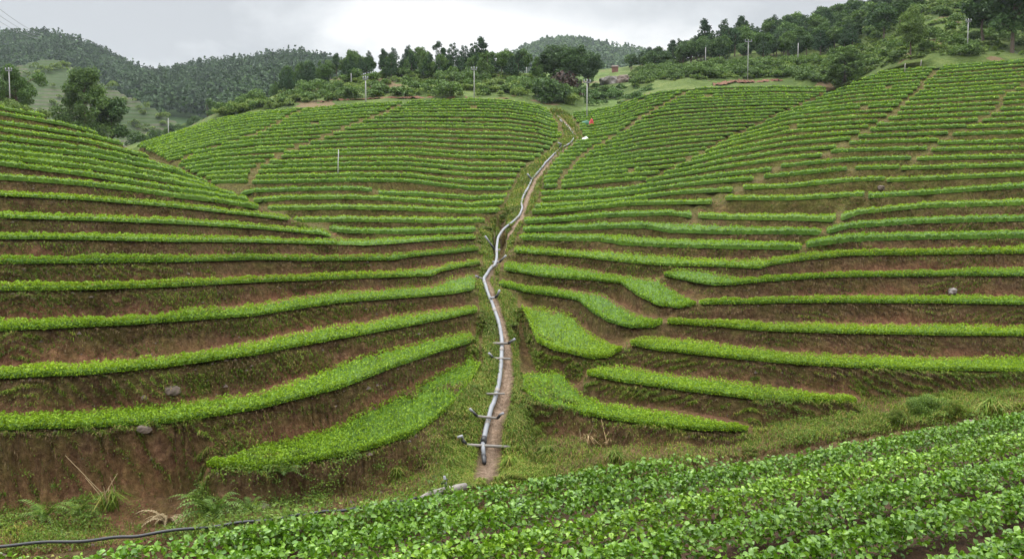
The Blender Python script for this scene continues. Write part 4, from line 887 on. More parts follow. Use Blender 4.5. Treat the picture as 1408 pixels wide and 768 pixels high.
# valley trees between the hills
for i in range(26):
    u = rng.uniform(185, 330); d = rng.uniform(170, 215); vb = np.interp(u, [185, 330], [208, 172]); lt(u, vb, vb - rng.uniform(16, 30), d, [far_r, far_d][i % 2][i % 3], 10, 'tree of the small wood in the valley behind the middle hill', 1.2)['group'] = 'trees in the valley'
# scrub: bushes on the two slopes (countless: one object each)
def scrub(name, sheet, n, area, hs, mat, leaf, label, seed, prob=None):
    rs = np.random.default_rng(seed); V = []; Fs = []; o = 0; k = 0
    while k < n:
        u, v = area(rs); p = sheet.at(u, v); k += 1; h = rs.uniform(*hs) * (1 + .5 * vn(p[0] / 9, p[1] / 9, seed))
        for c in range(rs.integers(2, 5)):
            q = p + np.array([rs.uniform(-1, 1) * h * .6, rs.uniform(-1, 1) * h * .6, h * rs.uniform(.15, .5)]); r = h * rs.uniform(.35, .6); m = max(10, int(1.0 * 12 * r * r / (leaf ** 2 * .6)))
            d = rs.normal(size=(m, 3)); d[:, 2] = np.abs(d[:, 2]) - .25; d /= np.linalg.norm(d, axis=1)[:, None]
            v_, f_ = leafcloud(q + d * r * rs.uniform(.7, 1.1, (m, 1)) * [1, 1, .8], leaf * rs.uniform(.7, 1.4, m), .55, .7, .2, rs, d * .6 + [0, 0, .4]); V.append(v_); Fs.append(f_ + o); o += len(v_)
    ob = mesh_np(name, np.concatenate(V), np.concatenate(Fs), M[mat], smooth=False); tag(ob, label, 'undergrowth', None, 'stuff'); return ob
def a1(rs):
    u = rs.uniform(300, 790); lo = np.interp(u, [300, 350, 420, 500, 700, 760, 790], [163, 152, 144, 136, 133, 138, 148]); hi = np.interp(u, [300, 400, 470, 560, 740, 790], [155, 124, 108, 100, 106, 126]); return u, lo + (hi - lo) * rs.uniform()
scrub('undergrowth', B1, 330, a1, (.4, 1.25), 'shrub', .22, 'rough bushes covering the slope behind the middle hill', 5)
scrub('undergrowth', B1, 90, a1, (1.0, 2.1), 'tree_mid', .28, 'darker bushes among the rough scrub behind the middle hill', 6)
def a2(rs):
    u = rs.uniform(870, 1500); lo = np.interp(u, [870, 900, 1060, 1110, 1140, 1200, 1250, 1290, 1408, 1500], [124, 112, 108, 110, 118, 98, 84, 78, 76, 80]); hi = np.interp(u, [870, 900, 1060, 1130, 1180, 1290, 1500], [100, 94, 84, 80, 60, -10, -40]); return u, lo + (hi - lo) * rs.uniform()
scrub('undergrowth', B2, 1500, a2, (.25, .8), 'shrub', .25, 'rough scrub on the open slope at upper right', 7)
scrub('undergrowth', B2, 320, a2, (.7, 1.7), 'tree_mid', .26, 'darker bushes dotted over the open slope at upper right', 8)
def a3(rs):
    u = rs.uniform(790, 960); v = rs.uniform(112, 146); return u, v if v > np.interp(u, [790, 960], [112, 108]) else 130
scrub('undergrowth', B5, 130, a3, (.4, 1.3), 'tree_mid', .3, 'low weeds and bushes on the waste ground right of the three big trees', 9)
def a4(rs): u = rs.uniform(-150, 330); c_ = np.interp(u, [-150, 0, 60, 140, 235, 330], [110, 100, 80, 112, 163, 200]); return u, c_ + rs.uniform(0, 1) ** 1.5 * 60
scrub('undergrowth', B6, 140, a4, (.8, 2.2), 'shrub', .5, 'bushes dotted on the pale spur at far left', 10)
def a5(rs): return rs.uniform(0, 60), rs.uniform(0, 1)
# far woods: one mass of crowns each
def wood(name, sheet, n, area, hs, mat, leaf, label, seed):
    rs = np.random.default_rng(seed); V = []; Fs = []; o = 0
    for k in range(n):
        u, v = area(rs); p = sheet.at(u, v); h = rs.uniform(*hs); pn = rs.uniform() < .45
        m = int(34 if not pn else 26); t = rs.uniform(0, 1, m); a = rs.uniform(0, 6.28, m)
        if pn: r = h * .17 * (1 - t) + .3; z = h * (.25 + .78 * t)
        else: r = h * .34 * np.sin(np.pi * np.clip(.12 + .88 * t, 0, 1)) ** .6 + .2; z = h * (.25 + .65 * t)
        C = np.stack([p[0] + np.cos(a) * r, p[1] + np.sin(a) * r, p[2] + z], 1); nn = np.stack([np.cos(a) * .7, np.sin(a) * .7, t], 1)
        v_, f_ = leafcloud(C, leaf * rs.uniform(.8, 1.5, m), .55, .75, .2, rs, nn); V.append(v_); Fs.append(f_ + o); o += len(v_)
    ob = mesh_np(name, np.concatenate(V), np.concatenate(Fs), M[mat], smooth=False); tag(ob, label, 'forest', None, 'stuff')
def w1(rs):
    u = rs.uniform(-200, 480); hi = np.interp(u, [-200, 0, 60, 100, 150, 190, 215, 260, 330, 400, 440, 480], [52, 62, 60, 68, 86, 106, 108, 100, 92, 86, 92, 104]); lo = np.interp(u, [-200, 0, 90, 200, 330, 480], [120, 120, 120, 165, 172, 140])
    return u, hi + 1 + (lo - hi) * rs.uniform() ** 1.25
wood('distant_forest', B3, 3600, w1, (8, 13), 'wood_dark', 1.5, 'dense dark forest covering the mountains at far left', 11)
wood('distant_forest', B3, 900, w1, (7, 11), 'tree_dark', 1.5, 'lighter broadleaf crowns among the far left forest', 12)
def w2(rs):
    u = rs.uniform(690, 900); hi = np.interp(u, [690, 718, 742, 780, 812, 850, 880, 900], [90, 74, 64, 57, 61, 72, 75, 79]); return u, hi + 1 + rs.uniform() * 40
wood('distant_forest', B4, 900, w2, (8, 12), 'tree_dark', 2.6, 'dark forest on the rounded far peak beyond the gully head', 13)

# ------------------------------------------------------------------ irrigation pipe down the gully
def px3(px, d): a, w_ = cv(np.array(px, float)); return world(a, w_, d)
def spline(pts, n):
    P = np.array(pts, float); t = np.arange(len(P)); tt = np.linspace(0, len(P) - 1, n); out = []
    for c in range(P.shape[1]):
        m = np.gradient(P[:, c]); i = np.minimum(tt.astype(int), len(P) - 2); f = tt - i
        out.append(P[i, c] * (2 * f ** 3 - 3 * f ** 2 + 1) + m[i] * (f ** 3 - 2 * f ** 2 + f) + P[i + 1, c] * (3 * f ** 2 - 2 * f ** 3) + m[i + 1] * (f ** 3 - f ** 2))
    return np.stack(out, 1)
ppx = [(664,613),(668,596),(673,578),(680,555),(686,530),(689,500),(690,470),(685,445),(676,420),(669,402),(665,388),(671,376),(680,365),(683,355),(683,340),(685,326),(693,314),(705,305),(714,297),(718,288),(717,280),(720,270),(726,260),(731,248),(740,237),(750,225),(760,214),(770,205),(783,198),(789,190),(786,181),(779,173),(770,165),(764,157),(760,152)]
dense = spline(ppx, 220); _t = np.linspace(0, len(ppx) - 1, 220); _l = np.stack([np.interp(_t, np.arange(len(ppx)), np.array(ppx, float)[:, k]) for k in (0, 1)], 1); dense = .35 * dense + .65 * _l; a_, w_ = cv(dense).T; dd = DM_(a_, w_); pxw = (a_ - 704) / F * dd; gzz = gz(pxw, dd); zray = zof(w_, dd)
zp = np.maximum(gzz + .05, zray); zp = np.convolve(np.pad(zp, 4, mode='edge'), np.ones(9) / 9, 'valid'); zp = np.maximum(zp, gzz + .06)
PP = np.c_[pxw, dd, zp]; prad = np.interp(dd, [15, 30, 60, 90], [.048, .046, .06, .075])
pipe = empty('irrigation_pipe', PP[0]); tag(pipe, 'long grey plastic pipe winding down the gully between the hills', 'pipe')
V_, F_ = tube(PP - PP[0], prad, 12); mesh_np('main_tube', V_, F_, M['pipe'], pipe)
for k in range(9, 215, 13):
    V_, F_ = tube(PP[k:k + 2] - PP[0] if np.linalg.norm(PP[k + 1] - PP[k]) < .3 else np.array([PP[k], PP[k] + (PP[k + 1] - PP[k]) * .25 / np.linalg.norm(PP[k + 1] - PP[k])]) - PP[0], prad[k] * 1.16, 12); mesh_np('coupling', V_, F_, M['pipeold'], pipe)
def sub(nm, pts, r, mat, parent, org): V, Fq = tube(np.array(pts) - org, r, 10); return mesh_np(nm, V, Fq, M[mat], parent)
d0 = dd[0]; org = PP[0]
u0 = np.array([0, 0, zp[0] - zray[0]]); e1 = px3((664,612), d0) + u0; e2 = px3((665,629), d0 - .25) + u0; e3 = px3((666,640), d0 - .45) + u0
sub('collar', [PP[3], PP[0], e1 + (e1 - PP[3]) * .08], [.055, .062, .062], 'black', pipe, org)
sub('end_tube', [e1, e2], [.04, .038], 'pipe', pipe, org); ot = sub('outlet', [e2, (e2 + e3) / 2, e3], [.045, .045, .036], 'black', pipe, org)
def at_px(v):    # index along the pipe at pixel row v
    return int(np.argmin(np.abs(dense[:, 1] - v)))
def cross(v, pl, pr, r, al=None, ar=None, dl=0):
    i = at_px(v); d = dd[i] - prad[i] - .02; up_ = np.array([0, 0, zp[i] - zray[i] + .02]); L_ = px3(pl, d + dl) + up_; R__ = px3(pr, d) + up_
    b = sub('cross_bar', [L_, (L_ + R__) / 2, R__], r, 'pipeold' if r < .03 else 'steel', pipe, org)
    for q, arm in ((L_, al), (R__, ar)):
        if arm is None: continue
        m = px3(arm[0], d - .05) + up_; ps = [q, m] + [px3(p, d - .1) + up_ for p in arm[1:]]
        s_ = sub('elbow', [q, (q + m) / 2, m], r * 1.15, 'black', b, org); b2 = sub('riser_tube', [m] + ps[2:], r * 1.05, 'steel', b, org) if len(ps) > 2 else None
cross(617, (641,616), (702,619), .028, [(636,609),(635,604),(629,606)])
cross(582, (656,580), (684,583), .024, [(651,575),(646,570)], [(688,578),(692,576)])
cross(547, (669,547), (694,547), .022)
cross(497, (678,497), (702,498), .026, [(676,494),(672,490)])
cross(476, (678,476), (699,476), .028, None, [(704,473),(708,470)])
cross(415, (674,415), (681,414), .030, None, [(684,411),(687,404)])
cross(388, (664,389), (658,387), .028, None, [(657,386),(654,385)])
cross(361, (677,361), (687,361), .030, None, [(691,357),(696,352)])
cross(343, (680,344), (688,344), .030, [(674,335),(667,325)])
cross(248, (731,249), (731,248), .05, [(728,245),(725,241)])
cross(205, (768,205), (772,203), .05, [(772,200),(767,198)])
# lower pipe lying at the edge of the field, with its hose and tap
def epx(px, off=.3):
    a, w_ = cv(np.array(px, float)); d = float(edged(a)) + off; return world(a, w_, d)
lo = [epx((640,668), .28), epx((615,673), .26), epx((590,680), .24), epx((577,685), .2)]
h0 = lo[0]; lp = empty('irrigation_pipe', h0); tag(lp, 'stub of old grey pipe lying at the field edge below the gully', 'pipe')
sub('main_tube', lo[:3], .03, 'pipeold', lp, h0); sub('reducer', lo[2:], [.03, .016], 'pipeold', lp, h0)
tp = [epx((617,674), .24), epx((613,667), .24), epx((612,661), .24), epx((611,654), .24)]; t_ = sub('tap', tp, [.014, .015, .011, .011], 'steel', lp, h0); sub('tap_handle', [epx((607,665), .22), epx((615,658), .22)], .008, 'black', t_, h0)
hp = [(577,691),(560,694),(530,699),(500,704),(460,709),(420,714),(400,717),(340,725),(280,732),(200,742),(150,748),(80,753),(0,758),(-60,766)]
HP = spline([epx(p, .13) + [0, 0, .012] for p in hp], 120) + np.array([0, .05, .012]); HP[:, 2] += .006 * np.sin(np.arange(120) * .5)
V_, F_ = tube(HP - HP[0], .011, 8); hz = mesh_np('hose', V_, F_, M['black']); hz.location = HP[0]; tag(hz, 'thin black hose running along the left edge of the foreground field', 'hose')

# ------------------------------------------------------------------ poles and wires
def pole(u, vb, vt, d, label, r=.10, arms=1, sheet=None, base=None, mat='concrete'):
    p = base if base is not None else (sheet.at(u, vb) if sheet else px3((u, vb), d)); d = p[1]; H = (vb - vt) * d / F
    r = r * .62
    e = empty('utility_pole', p); tag(e, label, 'utility pole', 'utility poles' if arms else None)
    V, Fq = tube([[0, 0, -.4], [0, 0, H * .5], [0, 0, H]], [r, r * .85, r * .68], 10); mesh_np('pole_shaft', V, Fq, M[mat], e)
    for k in range(arms):
        z = H - .35 - k * .7; wv = H * .085; V, Fq = tube([[-wv, -r, z], [wv, -r, z]], .05, 6); a = mesh_np('crossarm', V, Fq, M['steel'], e)
        for x in (-wv * .9, 0, wv * .9): V, Fq = tube([[x, -r, z + .04], [x, -r, z + .16], [x, -r, z + .3]], [.05, .07, .03], 8); mesh_np('insulator', V, Fq, M['steel'], a)
    return p, H
P1 = pole(1028, 112, 57, 0, 'pale pole with crossarm standing before the upper right wood', sheet=B2)
pole(1330, 74, 30, 0, 'pole on the bare reddish slope at upper right', sheet=B2)
g = gpt((807, 162), 'M'); P2 = pole(807, 162, 108, 0, 'pole standing in front of the three big dark trees', base=g)
g = gpt((652, 136), 'M'); P3 = pole(652, 136, 91, 0, 'pole at the top edge of the middle hill, right of centre', base=g)
g = gpt((503, 142), 'M'); P4 = pole(503, 142, 103, 0, 'pole at the top edge of the middle hill, left of centre', base=g, r=.12)
pole(1097, 88, 62, 0, 'thin pole at the foot of the upper right wood', sheet=B2, r=.12, arms=0)
pole(970, 90, 66, 0, 'thin pole half hidden at the left end of the upper right wood', sheet=B2, r=.12, arms=0)
pole(483, 121, 104, 0, 'short pole among the bushes behind the middle hill', sheet=B1, r=.12, arms=0)
pole(724, 98, 87, 0, 'short pole far back on the green upper field', sheet=B5, r=.16, arms=0)
pole(232, 196, 163, 150, 'slim pale pole in the valley left of the middle hill', r=.12, arms=0)
pole(14, 146, 94, 84, 'pole in front of the spreading tree at the left edge', r=.10, arms=1)
g = gpt((464.5, 241), 'M'); V, Fq = tube([[0, 0, -.3], [.03, 0, .75], [.06, 0, 1.5]], [.03, .03, .025], 8); o = mesh_np('marker_post', V, Fq, M['concrete']); o.location = g; tag(o, 'slim white post standing among the strips of the middle hill', 'post')
for u, v, lb in [(1244,94,'left of two pale posts on the crest of the right hill'),(1266,89,'right of two pale posts on the crest of the right hill')]:
    a, w_ = cv(np.array([u, v], float)); d = float(DR(a, w_)[0]) - 1; x = (a - 704) / F * d; z = gz(np.array([x]), np.array([d]))[0]; z = max(z, zof(w_, d))
    V, Fq = tube([[0, 0, -.5], [.02, 0, .2], [.05, 0, .45]], [.05, .05, .035], 8); o = mesh_np('marker_post', V, Fq, M['palestone']); o.location = (x, d, z); tag(o, lb, 'post', 'pale posts on the right crest')
# wires high at the upper left
for k, (y0, y1) in enumerate([((0, 2), (58, 47)), ((0, 13), (56, 50)), ((0, 22), (54, 53))]):
    A0 = px3((-60 + y0[0], y0[1] - 40 + k * 3), 60); B0 = px3(y1, 160); t = np.linspace(0, 1, 24)[:, None]; P = A0 * (1 - t) + B0 * t; P[:, 2] -= 3.0 * (t * (1 - t))[:, 0]
    V, Fq = tube(P - P[0], np.linspace(.014, .035, 24), 5); o = mesh_np('power_line', V, Fq, M['wire']); o.location = P[0]; tag(o, ['uppermost wire crossing the sky at upper left', 'middle wire crossing the sky at upper left', 'lowest wire crossing the sky at upper left'][k], 'power line', 'wires in the sky')

# ------------------------------------------------------------------ small things by the gully head
def crumpled(name, c, sx, sy, sz, mat, seed, label, cat):
    n, m = 14, 10; u = np.linspace(0, 1, n); v = np.linspace(0, 1, m); U, Vv = np.meshgrid(u, v, indexing='ij')
    X = (U - .5) * sx; Y = (Vv - .5) * sy; Zq = sz * (np.sin(math.pi * U) * np.sin(math.pi * Vv)) ** .5 * (1 + .6 * vn(U * 5, Vv * 4, seed)); top = np.stack([X, Y, Zq], -1).reshape(-1, 3); bot = top * [1, 1, 0] - [0, 0, .05]
    f = gridfaces(n, m); i = np.arange(n * m).reshape(n, m); b = np.concatenate([i[0], i[1:, -1], i[-1, :-1][::-1], i[1:-1, 0][::-1]]); b2 = np.roll(b, -1)
    o = mesh_np(name, np.concatenate([top, bot]), [f[:, ::-1], f + n * m, np.stack([b, b2, b2 + n * m, b + n * m], 1)], M[mat]); o.location = c; tag(o, label, cat); return o
crumpled('tarp', gpt((805, 190), 'M', .02), .9, .6, .3, 'white', 3, 'crumpled white sheet lying beside the path near the pipe bend', 'tarp')
crumpled('tarp', gpt((834, 174), 'M', .05), 1.6, 1.2, .2, 'greysheet', 4, 'grey sheet spread among the strips behind the white one', 'tarp')
crumpled('net', gpt((806, 170), 'M', .05), 1.1, .6, .3, 'greennet', 5, 'green netting bundled left of the small red bundle', 'net')
o = crumpled('bundle', gpt((813, 172), 'M', .05), .45, .4, .62, 'red', 6, 'small bright red bundle beside the green netting', 'bundle')
def rock(name, c, s, mat, seed, label, cat='stone', group=None):
    import bmesh
    bm = bmesh.new(); bmesh.ops.create_icosphere(bm, subdivisions=3, radius=1); me = bpy.data.meshes.new(name)
    for v in bm.verts:
        p = np.array(v.co); r = 1 + .75 * float(vn(p[0] * 1.3 + seed, p[1] * 1.3 + p[2] * 1.1, seed)) + .3 * float(vn(p[0] * 4 + p[2] * 3, p[1] * 4, seed + 3)); p = np.sign(p) * np.abs(p) ** .8 * r; v.co = p * s
    bm.to_mesh(me); bm.free(); me.materials.append(M[mat]); o = bpy.data.objects.new(name, me); sc.collection.objects.link(o); o.location = c; o.rotation_euler = (0, 0, seed); tag(o, label, cat, group); return o
rock('boulder', B5.at(838, 121) + [0, 0, .6], (3.0, 1.6, 1.2), 'palestone', 1, 'pale pinkish boulder on the waste ground right of the big trees', 'boulder')
rock('boulder', B5.at(857, 121) + [0, 0, .5], (2.2, 1.4, 1.3), 'stone', 2, 'grey boulder beside the low dark shed', 'boulder')
rock('boulder', B5.at(897, 119) + [0, 0, .5], (1.6, 1.2, 1.0), 'stone', 3, 'rounded grey boulder right of the low dark shed', 'boulder')
c = B5.at(877, 120); e = empty('shed', c); tag(e, 'low dark shed with a flat roof on the upper field', 'shed')
def box(nm, lo_, hi_, mat, par, org=(0, 0, 0)):
    x0, y0, z0 = lo_; x1, y1, z1 = hi_; V = np.array([[x0, y0, z0], [x1, y0, z0], [x1, y1, z0], [x0, y1, z0], [x0, y0, z1], [x1, y0, z1], [x1, y1, z1], [x0, y1, z1]], float)
    return mesh_np(nm, V, np.array([[3, 2, 1, 0], [4, 5, 6, 7], [0, 1, 5, 4], [1, 2, 6, 5], [2, 3, 7, 6], [3, 0, 4, 7]]), M[mat], par, smooth=False)
box('wall', (-2.6, 0, -.5), (2.6, 2.5, 1.1), 'black', e); box('roof', (-3.1, -.5, 1.103), (3.1, 3, 1.28), 'palestone', e)
c = B5.at(846, 102); e = empty('hut', c); tag(e, 'tiny dull red hut far back on the green upper field', 'hut'); e.scale = (.55, .55, .55); box('wall', (-1.1, 0, -.3), (1.1, 2, 2.4), 'rust', e)
V = np.array([[-1.3, -.3, 2.41], [1.3, -.3, 2.41], [1.3, 2.3, 2.41], [-1.3, 2.3, 2.41], [-1.3, 1, 3.1], [1.3, 1, 3.1]], float); mesh_np('roof', V, [np.array([[0, 1, 5, 4], [2, 3, 4, 5], [3, 2, 1, 0]]), np.array([[1, 2, 5], [3, 0, 4]])], M['stone'], e, smooth=False)
for k, (u, v, lay, s_, lb) in enumerate([(1309,400,'R',.22,'flat grey stone in the bank under the sixth strip at right'),(198,548,'L',.17,'reddish stone in the bank under the third strip, left hill'),(200,603,'L',.14,'grey stone in the bare bank under the second strip, left hill'),(238,537,'L',.16,'dark stone in the bank under the third strip, left hill'),(1331,588,'R',.17,'round stone at the foot of the bank, lower right'),(360,697,'L',.2,'dark stone low on the bank by the field edge'),(1213,258,'R',.3,'small pale stone on the diagonal path of the right hill')]):
    a, w_ = cv(np.array([u, v], float)); j = int(round((a - COL[0]) / 1.75)); Wc = VH - F * Z[j] / RING; i = np.where(Wc <= w_)[0]; i = int(i[0]); rock('stone', ((a - 704) / F * RING[i], RING[i], Z[j, i] - s_ * .2), (s_ * .75, s_ * .55, s_ * .45), 'palestone' if k == 0 else 'stone', 20 + k, lb)

# ------------------------------------------------------------------ weeds and grass over risers and banks
Wg = VH - F * Z / YY; run = np.minimum.accumulate(Wg, axis=1); show = np.zeros_like(Wg); show[:, 1:] = np.clip(run[:, :-1] - Wg[:, 1:], 0, 8)
show[(COL < -60) | (COL > 1470)] = 0
def scatter(n, wt, rs):
    w_ = wt.ravel(); cs = np.cumsum(w_); k = np.searchsorted(cs, rs.uniform(0, cs[-1], n)); k = np.clip(k, 0, len(w_) - 1); j = k // nr; i = k % nr
    jit = rs.uniform(-.5, .5, n); x = (COL[j] + jit * 1.75 - 704) / F * (RING[i]); y = RING[i] + DX[j, i]; return np.stack([x, y, Z[j, i]], 1), RING[i]
rs = np.random.default_rng(77)
patch = np.clip(.5 + 1.6 * fbm(XX / 1.6, YY / .8 + Z * 1.3, 61, 3), 0, 1)
onr = (AT['rh'] > .03) & (YY < 60) & (AT['path'] < .05)
ing = (AT['grass'] > .42) & ((YY < 19) | ingully(COL[:, None], Wg))
wt = show * onr * np.where(ing, .35, 1) * patch ** 1.5 * (YY < 45)
C, D_ = scatter(52000, wt, rs); sz = np.maximum(.035, D_ * 2.1 / F) * rs.uniform(.6, 1.6, len(C)); V, Fq = leafcloud(C + rs.normal(0, .02, C.shape) - [0, .03, 0], sz, .25, .6, .3, rs)
o = mesh_np('weeds', V, Fq, M['weed'], smooth=False); tag(o, 'low weeds clinging to the brown terrace risers', 'weeds', None, 'stuff')
ingp = np.clip((AT['grass'] - .2) / .35, 0, 1) ** 1.5 * ((YY < 19) | ingully(COL[:, None], Wg))
wt = show * np.maximum(ingp, .10 * patch ** 2 * (YY < 30)) * (AT['path'] < .2) * (AT['rh'] > .03) * ((AT['rh'] < .8) | (AT['rh'] > .985)) * (YY > edged_c[:, None] + .35) * np.clip(.25 + 1.5 * patch, 0, 1)
C, D_ = scatter(130000, wt, rs); ln = np.maximum(.12, D_ * 5.5 / F) * rs.uniform(.5, 1.5, len(C)); V, Fq = blades(C - [0, 0, .02], ln, np.maximum(.010, D_ * 1.0 / F), .9, rs, .25)
o = mesh_np('grass', V, Fq, M['grass'], smooth=False); tag(o, 'long grass on the gully banks and terrace edges', 'grass', None, 'stuff')
upr = np.clip((AT['rh'] - .15) * 1.6, 0, 1)
wt = show * onr * (YY < 34) * np.where(ing, .5, 1) * (.25 + upr) * np.clip(.55 + 1.4 * fbm(XX / .5, Z / .4, 88, 3), 0, 1)
C, D_ = scatter(36000, wt, rs); n = len(C); ln = np.maximum(.06, D_ * 4.5 / F) * rs.uniform(.4, 1.5, n); sd2 = np.c_[rs.uniform(.6, 1, n), rs.uniform(-.3, .3, n), 0 * ln]; w3 = (np.maximum(.006, D_ * .75 / F) * rs.uniform(.6, 1.3, n))[:, None]
off_ = np.c_[rs.normal(0, .25, n) * ln, -.15 * ln - .02, -ln]; C = C - [0, .03, -.02]
V = np.stack([C - sd2 * w3 / 2, C + sd2 * w3 / 2, C + off_ * .6 + [0, -.02, 0], C + off_], 1).reshape(-1, 3); i = np.arange(n)[:, None] * 4
o = mesh_np('roots', V, np.concatenate([i + [0, 1, 2], i + [0, 2, 3]]), M['roots'], smooth=False); tag(o, 'dry roots and dead grass hanging down the terrace risers', 'roots', None, 'stuff')
cl = show * (COL[:, None] < 620) * (COL[:, None] > -60) * (Wg > 610 - .0 * Wg) * (YY < 14.5) * (AT['path'] < .05) * np.clip(.3 + 1.5 * fbm(XX / .8, Z / .5, 71, 3), 0, 1)
cl2 = show * (COL[:, None] > 1040) * (Wg > 520) * (AT['rh'] > .05) * np.clip(.1 + 1.6 * fbm(XX / .9, Z / .5, 73, 3), 0, 1)
C0, D0_ = scatter(1100, cl + cl2, rs); V = []; 
m = 46; P = C0[:, None] + rs.normal(0, 1, (len(C0), m, 3)) * [.09, .07, .05] * rs.uniform(.5, 1.4, (len(C0), 1, 1)) + [0, -.04, .05]; P = P.reshape(-1, 3)
V, Fq = leafcloud(P, rs.uniform(.02, .05, len(P)), .45, .55, .2, rs); o = mesh_np('weeds', V, Fq, M['fern'], smooth=False); tag(o, 'leafy green weeds over the lowest banks beside the field', 'weeds', None, 'stuff')
wt = show * onr * patch * (YY < 30)
C, D_ = scatter(1500, wt, rs)
V = []; Fs = []; o_ = 0; tet = np.array([[1, 0, -.3], [-.5, .8, -.3], [-.5, -.8, -.3], [.1, 0, .8], [.9, .7, .1]]); tf = np.array([[0, 1, 2], [0, 3, 4], [0, 4, 1], [1, 4, 3], [1, 3, 2], [2, 3, 0]])
n = len(C); s_ = (rs.uniform(.2, 1, n) ** 3 * .045 + .010)[:, None, None]; P = C[:, None] + tet[None] * s_ * rs.uniform(.6, 1.2, (n, 5, 1)); i = np.arange(n)[:, None, None] * 5
o = mesh_np('pebbles', P.reshape(-1, 3), (tf[None] + i).reshape(-1, 3), M['stone'], smooth=False); tag(o, 'small stones in the soil of the banks', 'pebbles', None, 'stuff')

# ------------------------------------------------------------------ single plants on the banks
def frond(base, dirv, L_, wd, n=11, droop=.5, rs=rs):
    t = np.linspace(0, 1, n)[:, None]; up = np.array([0, 0, 1.0]); P = base + dirv * L_ * t + up * (L_ * (.9 * t - (droop + .45) * t ** 2)); V = []; Fs = []; side = np.cross(dirv, up); side /= np.linalg.norm(side)
    for k in range(1, n):
        w_ = wd * math.sin(math.pi * min(1, .18 + .82 * (k / n))) ; 
        for s_ in (-1, 1):
            b = P[k]; tip = b + side * s_ * w_ + (P[k] - P[k - 1]) * .9 - up * w_ * .25; q = (P[k] - P[k - 1]) * .32; i = len(V); V += [b - q, b + q, tip]; Fs.append([i, i + 1, i + 2])
    return np.array(V), np.array(Fs), P
def bankpt(u, v, lay=None):
    a, w_ = cv(np.array([u, v], float)); j = int(round((a - COL[0]) / 1.75)); Wc = VH - F * Z[j] / RING; i = int(np.where(Wc <= w_)[0][0]); return np.array([(a - 704) / F * RING[i], RING[i] + DX[j, i], Z[j, i]])
def fern(u, v, L_, n, label, mat='fern', seed=0, wd=.09, name='fern', cat='fern', droop=.5):
    r = np.random.default_rng(seed); c = bankpt(u, v); VV = []; FF = []; o_ = 0; st = []
    for k in range(n):
        a = r.uniform(0, 6.28); dv = np.array([math.cos(a), math.sin(a) * .6 - .25, r.uniform(-.1, .7)]); V, Fq, P = frond(np.zeros(3), dv, L_ * r.uniform(.5, 1.1), wd * r.uniform(.7, 1.2), 12, droop); VV.append(V); FF.append(Fq + o_); o_ += len(V); st.append(tube(P, [.007] * 6 + [.003] * (len(P) - 6), 4, False))
    e = empty(name, c); tag(e, label, cat); mesh_np('foliage', np.concatenate(VV), np.concatenate(FF), M[mat], e, smooth=False); sv, sf = join(st); mesh_np('stem', sv, sf, M['dry' if mat == 'dry' else 'fern'], e)
fern(297, 706, .62, 26, 'leafy green fern clump standing above the field edge, lower left', seed=1)
fern(275, 696, .45, 16, 'smaller fern left of the leafy clump, lower left', seed=2)
fern(345, 700, .4, 16, 'fern beside the dark stone low on the bank', seed=3)
fern(228, 722, .42, 22, 'dry brown fern rosette at the foot of the left bank', 'dry', 4, .05, droop=.7)
fern(60, 712, .4, 20, 'small green fern near the lower left corner', seed=5); fern(110, 705, .35, 16, 'small fern between the corner and the dry grass, lower left', seed=6)
fern(390, 682, .35, 14, 'small fern on the bank right of the dark stone', seed=7)
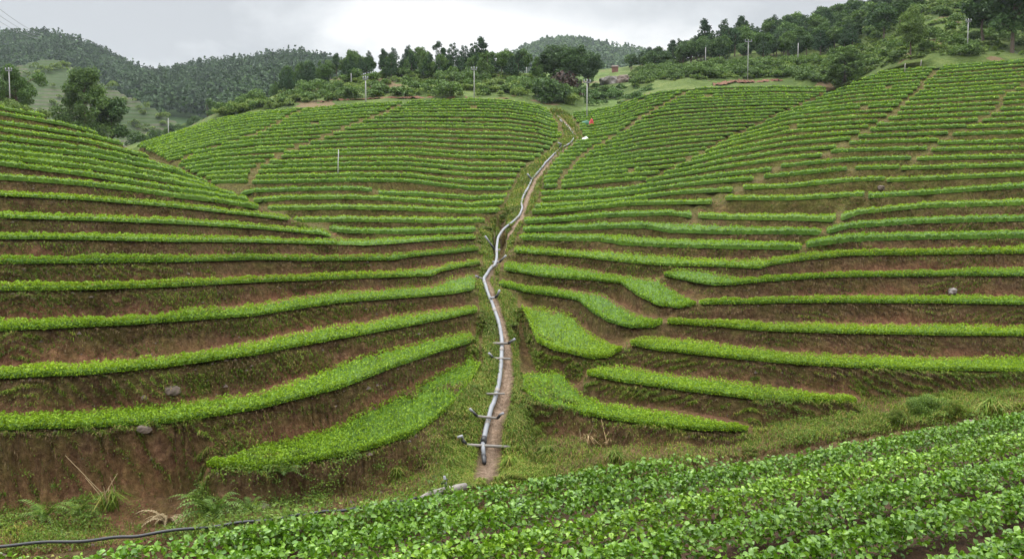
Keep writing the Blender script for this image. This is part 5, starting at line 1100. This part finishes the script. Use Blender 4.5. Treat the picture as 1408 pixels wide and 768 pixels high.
def tuft(u, v, L_, n, label, mat, seed, stalks=0, name='grass_tuft', cat='grass tuft', wd=.014):
    r = np.random.default_rng(seed); c = bankpt(u, v); C = r.normal(0, L_ * .12, (n, 3)) * [1, 1, .2]; V, Fq = blades(C, L_ * r.uniform(.5, 1.1, n), wd, 1.0, r, .3); e = empty(name, c); tag(e, label, cat); mesh_np('foliage', V, Fq, M[mat], e, smooth=False)
    if stalks:
        st = []
        for k in range(stalks): q = np.array([r.normal(0, .35), -.1, r.uniform(.5, 1.1)]) * L_ * 1.5; st.append(tube([[0, 0, 0], q * .5 + r.normal(0, .05, 3), q + r.normal(0, .12, 3)], [.006, .005, .003], 5))
        sv, sf = join(st); mesh_np('stem', sv, sf, M['dry'], e)
tuft(152, 700, .5, 130, 'tuft of long grass with dry leaning stalks, lower left bank', 'grass', 11, 7)
tuft(545, 655, .3, 120, 'grass tuft on the bank left of the pipe end', 'grass', 12)
tuft(620, 640, .3, 110, 'grass tuft close to the left of the pipe end', 'grass', 13)
tuft(735, 596, .3, 220, 'thick green tuft right of the pipe crossbars', 'grass', 14); tuft(752, 622, .28, 200, 'dark green tuft below the lowest bed right of the pipe', 'grass', 15)
tuft(700, 640, .35, 160, 'green tuft right of the pipe end', 'grass', 16); tuft(845, 632, .35, 180, 'green tuft on the bank just above the field edge', 'grass', 17)
tuft(835, 612, .2, 14, 'dry straw stalks under the lowest bed on the right', 'dry', 18, 5); tuft(808, 612, .4, 20, 'fallen dry straw left of the upright stalks', 'dry', 19, 3)
tuft(1250, 560, .3, 90, 'low green tuft left of the small bank shrub', 'grass', 20); tuft(1365, 575, .35, 120, 'green tuft at the foot of the bank near the right edge', 'grass', 21)
pr = proto('bush', 1, .045, 'fern', 131, .8, r0=.02); plant('shrub', pr, bankpt(1272, 566), .55, 'small bright green shrub on the bank, lower right', 'shrub', None, sx=1.15)
pr2 = proto('bush', 1, .045, 'grass', 132, .8, r0=.02); plant('shrub', pr2, bankpt(1235, 583), .35, 'low bush at the foot of the bank left of the bright shrub', 'shrub'); plant('shrub', pr2, bankpt(1310, 570), .4, 'low dark bush right of the bright shrub', 'shrub')

# ------------------------------------------------------------------ air
hz_, t, b = newmat('haze_air'); t.nodes.remove(b); v = t.nodes.new('ShaderNodeVolumePrincipled'); v.inputs['Density'].default_value = .00012; v.inputs['Color'].default_value = (.80, .88, .97, 1); v.inputs['Anisotropy'].default_value = .2
t.links.new(v.outputs[0], t.nodes['Material Output'].inputs['Volume'])
hb = box('haze', (-1000, -120, -46), (1000, 980, 215), 'black', None); hb.data.materials.clear(); hb.data.materials.append(hz_); tag(hb, None, None, None, 'stuff')
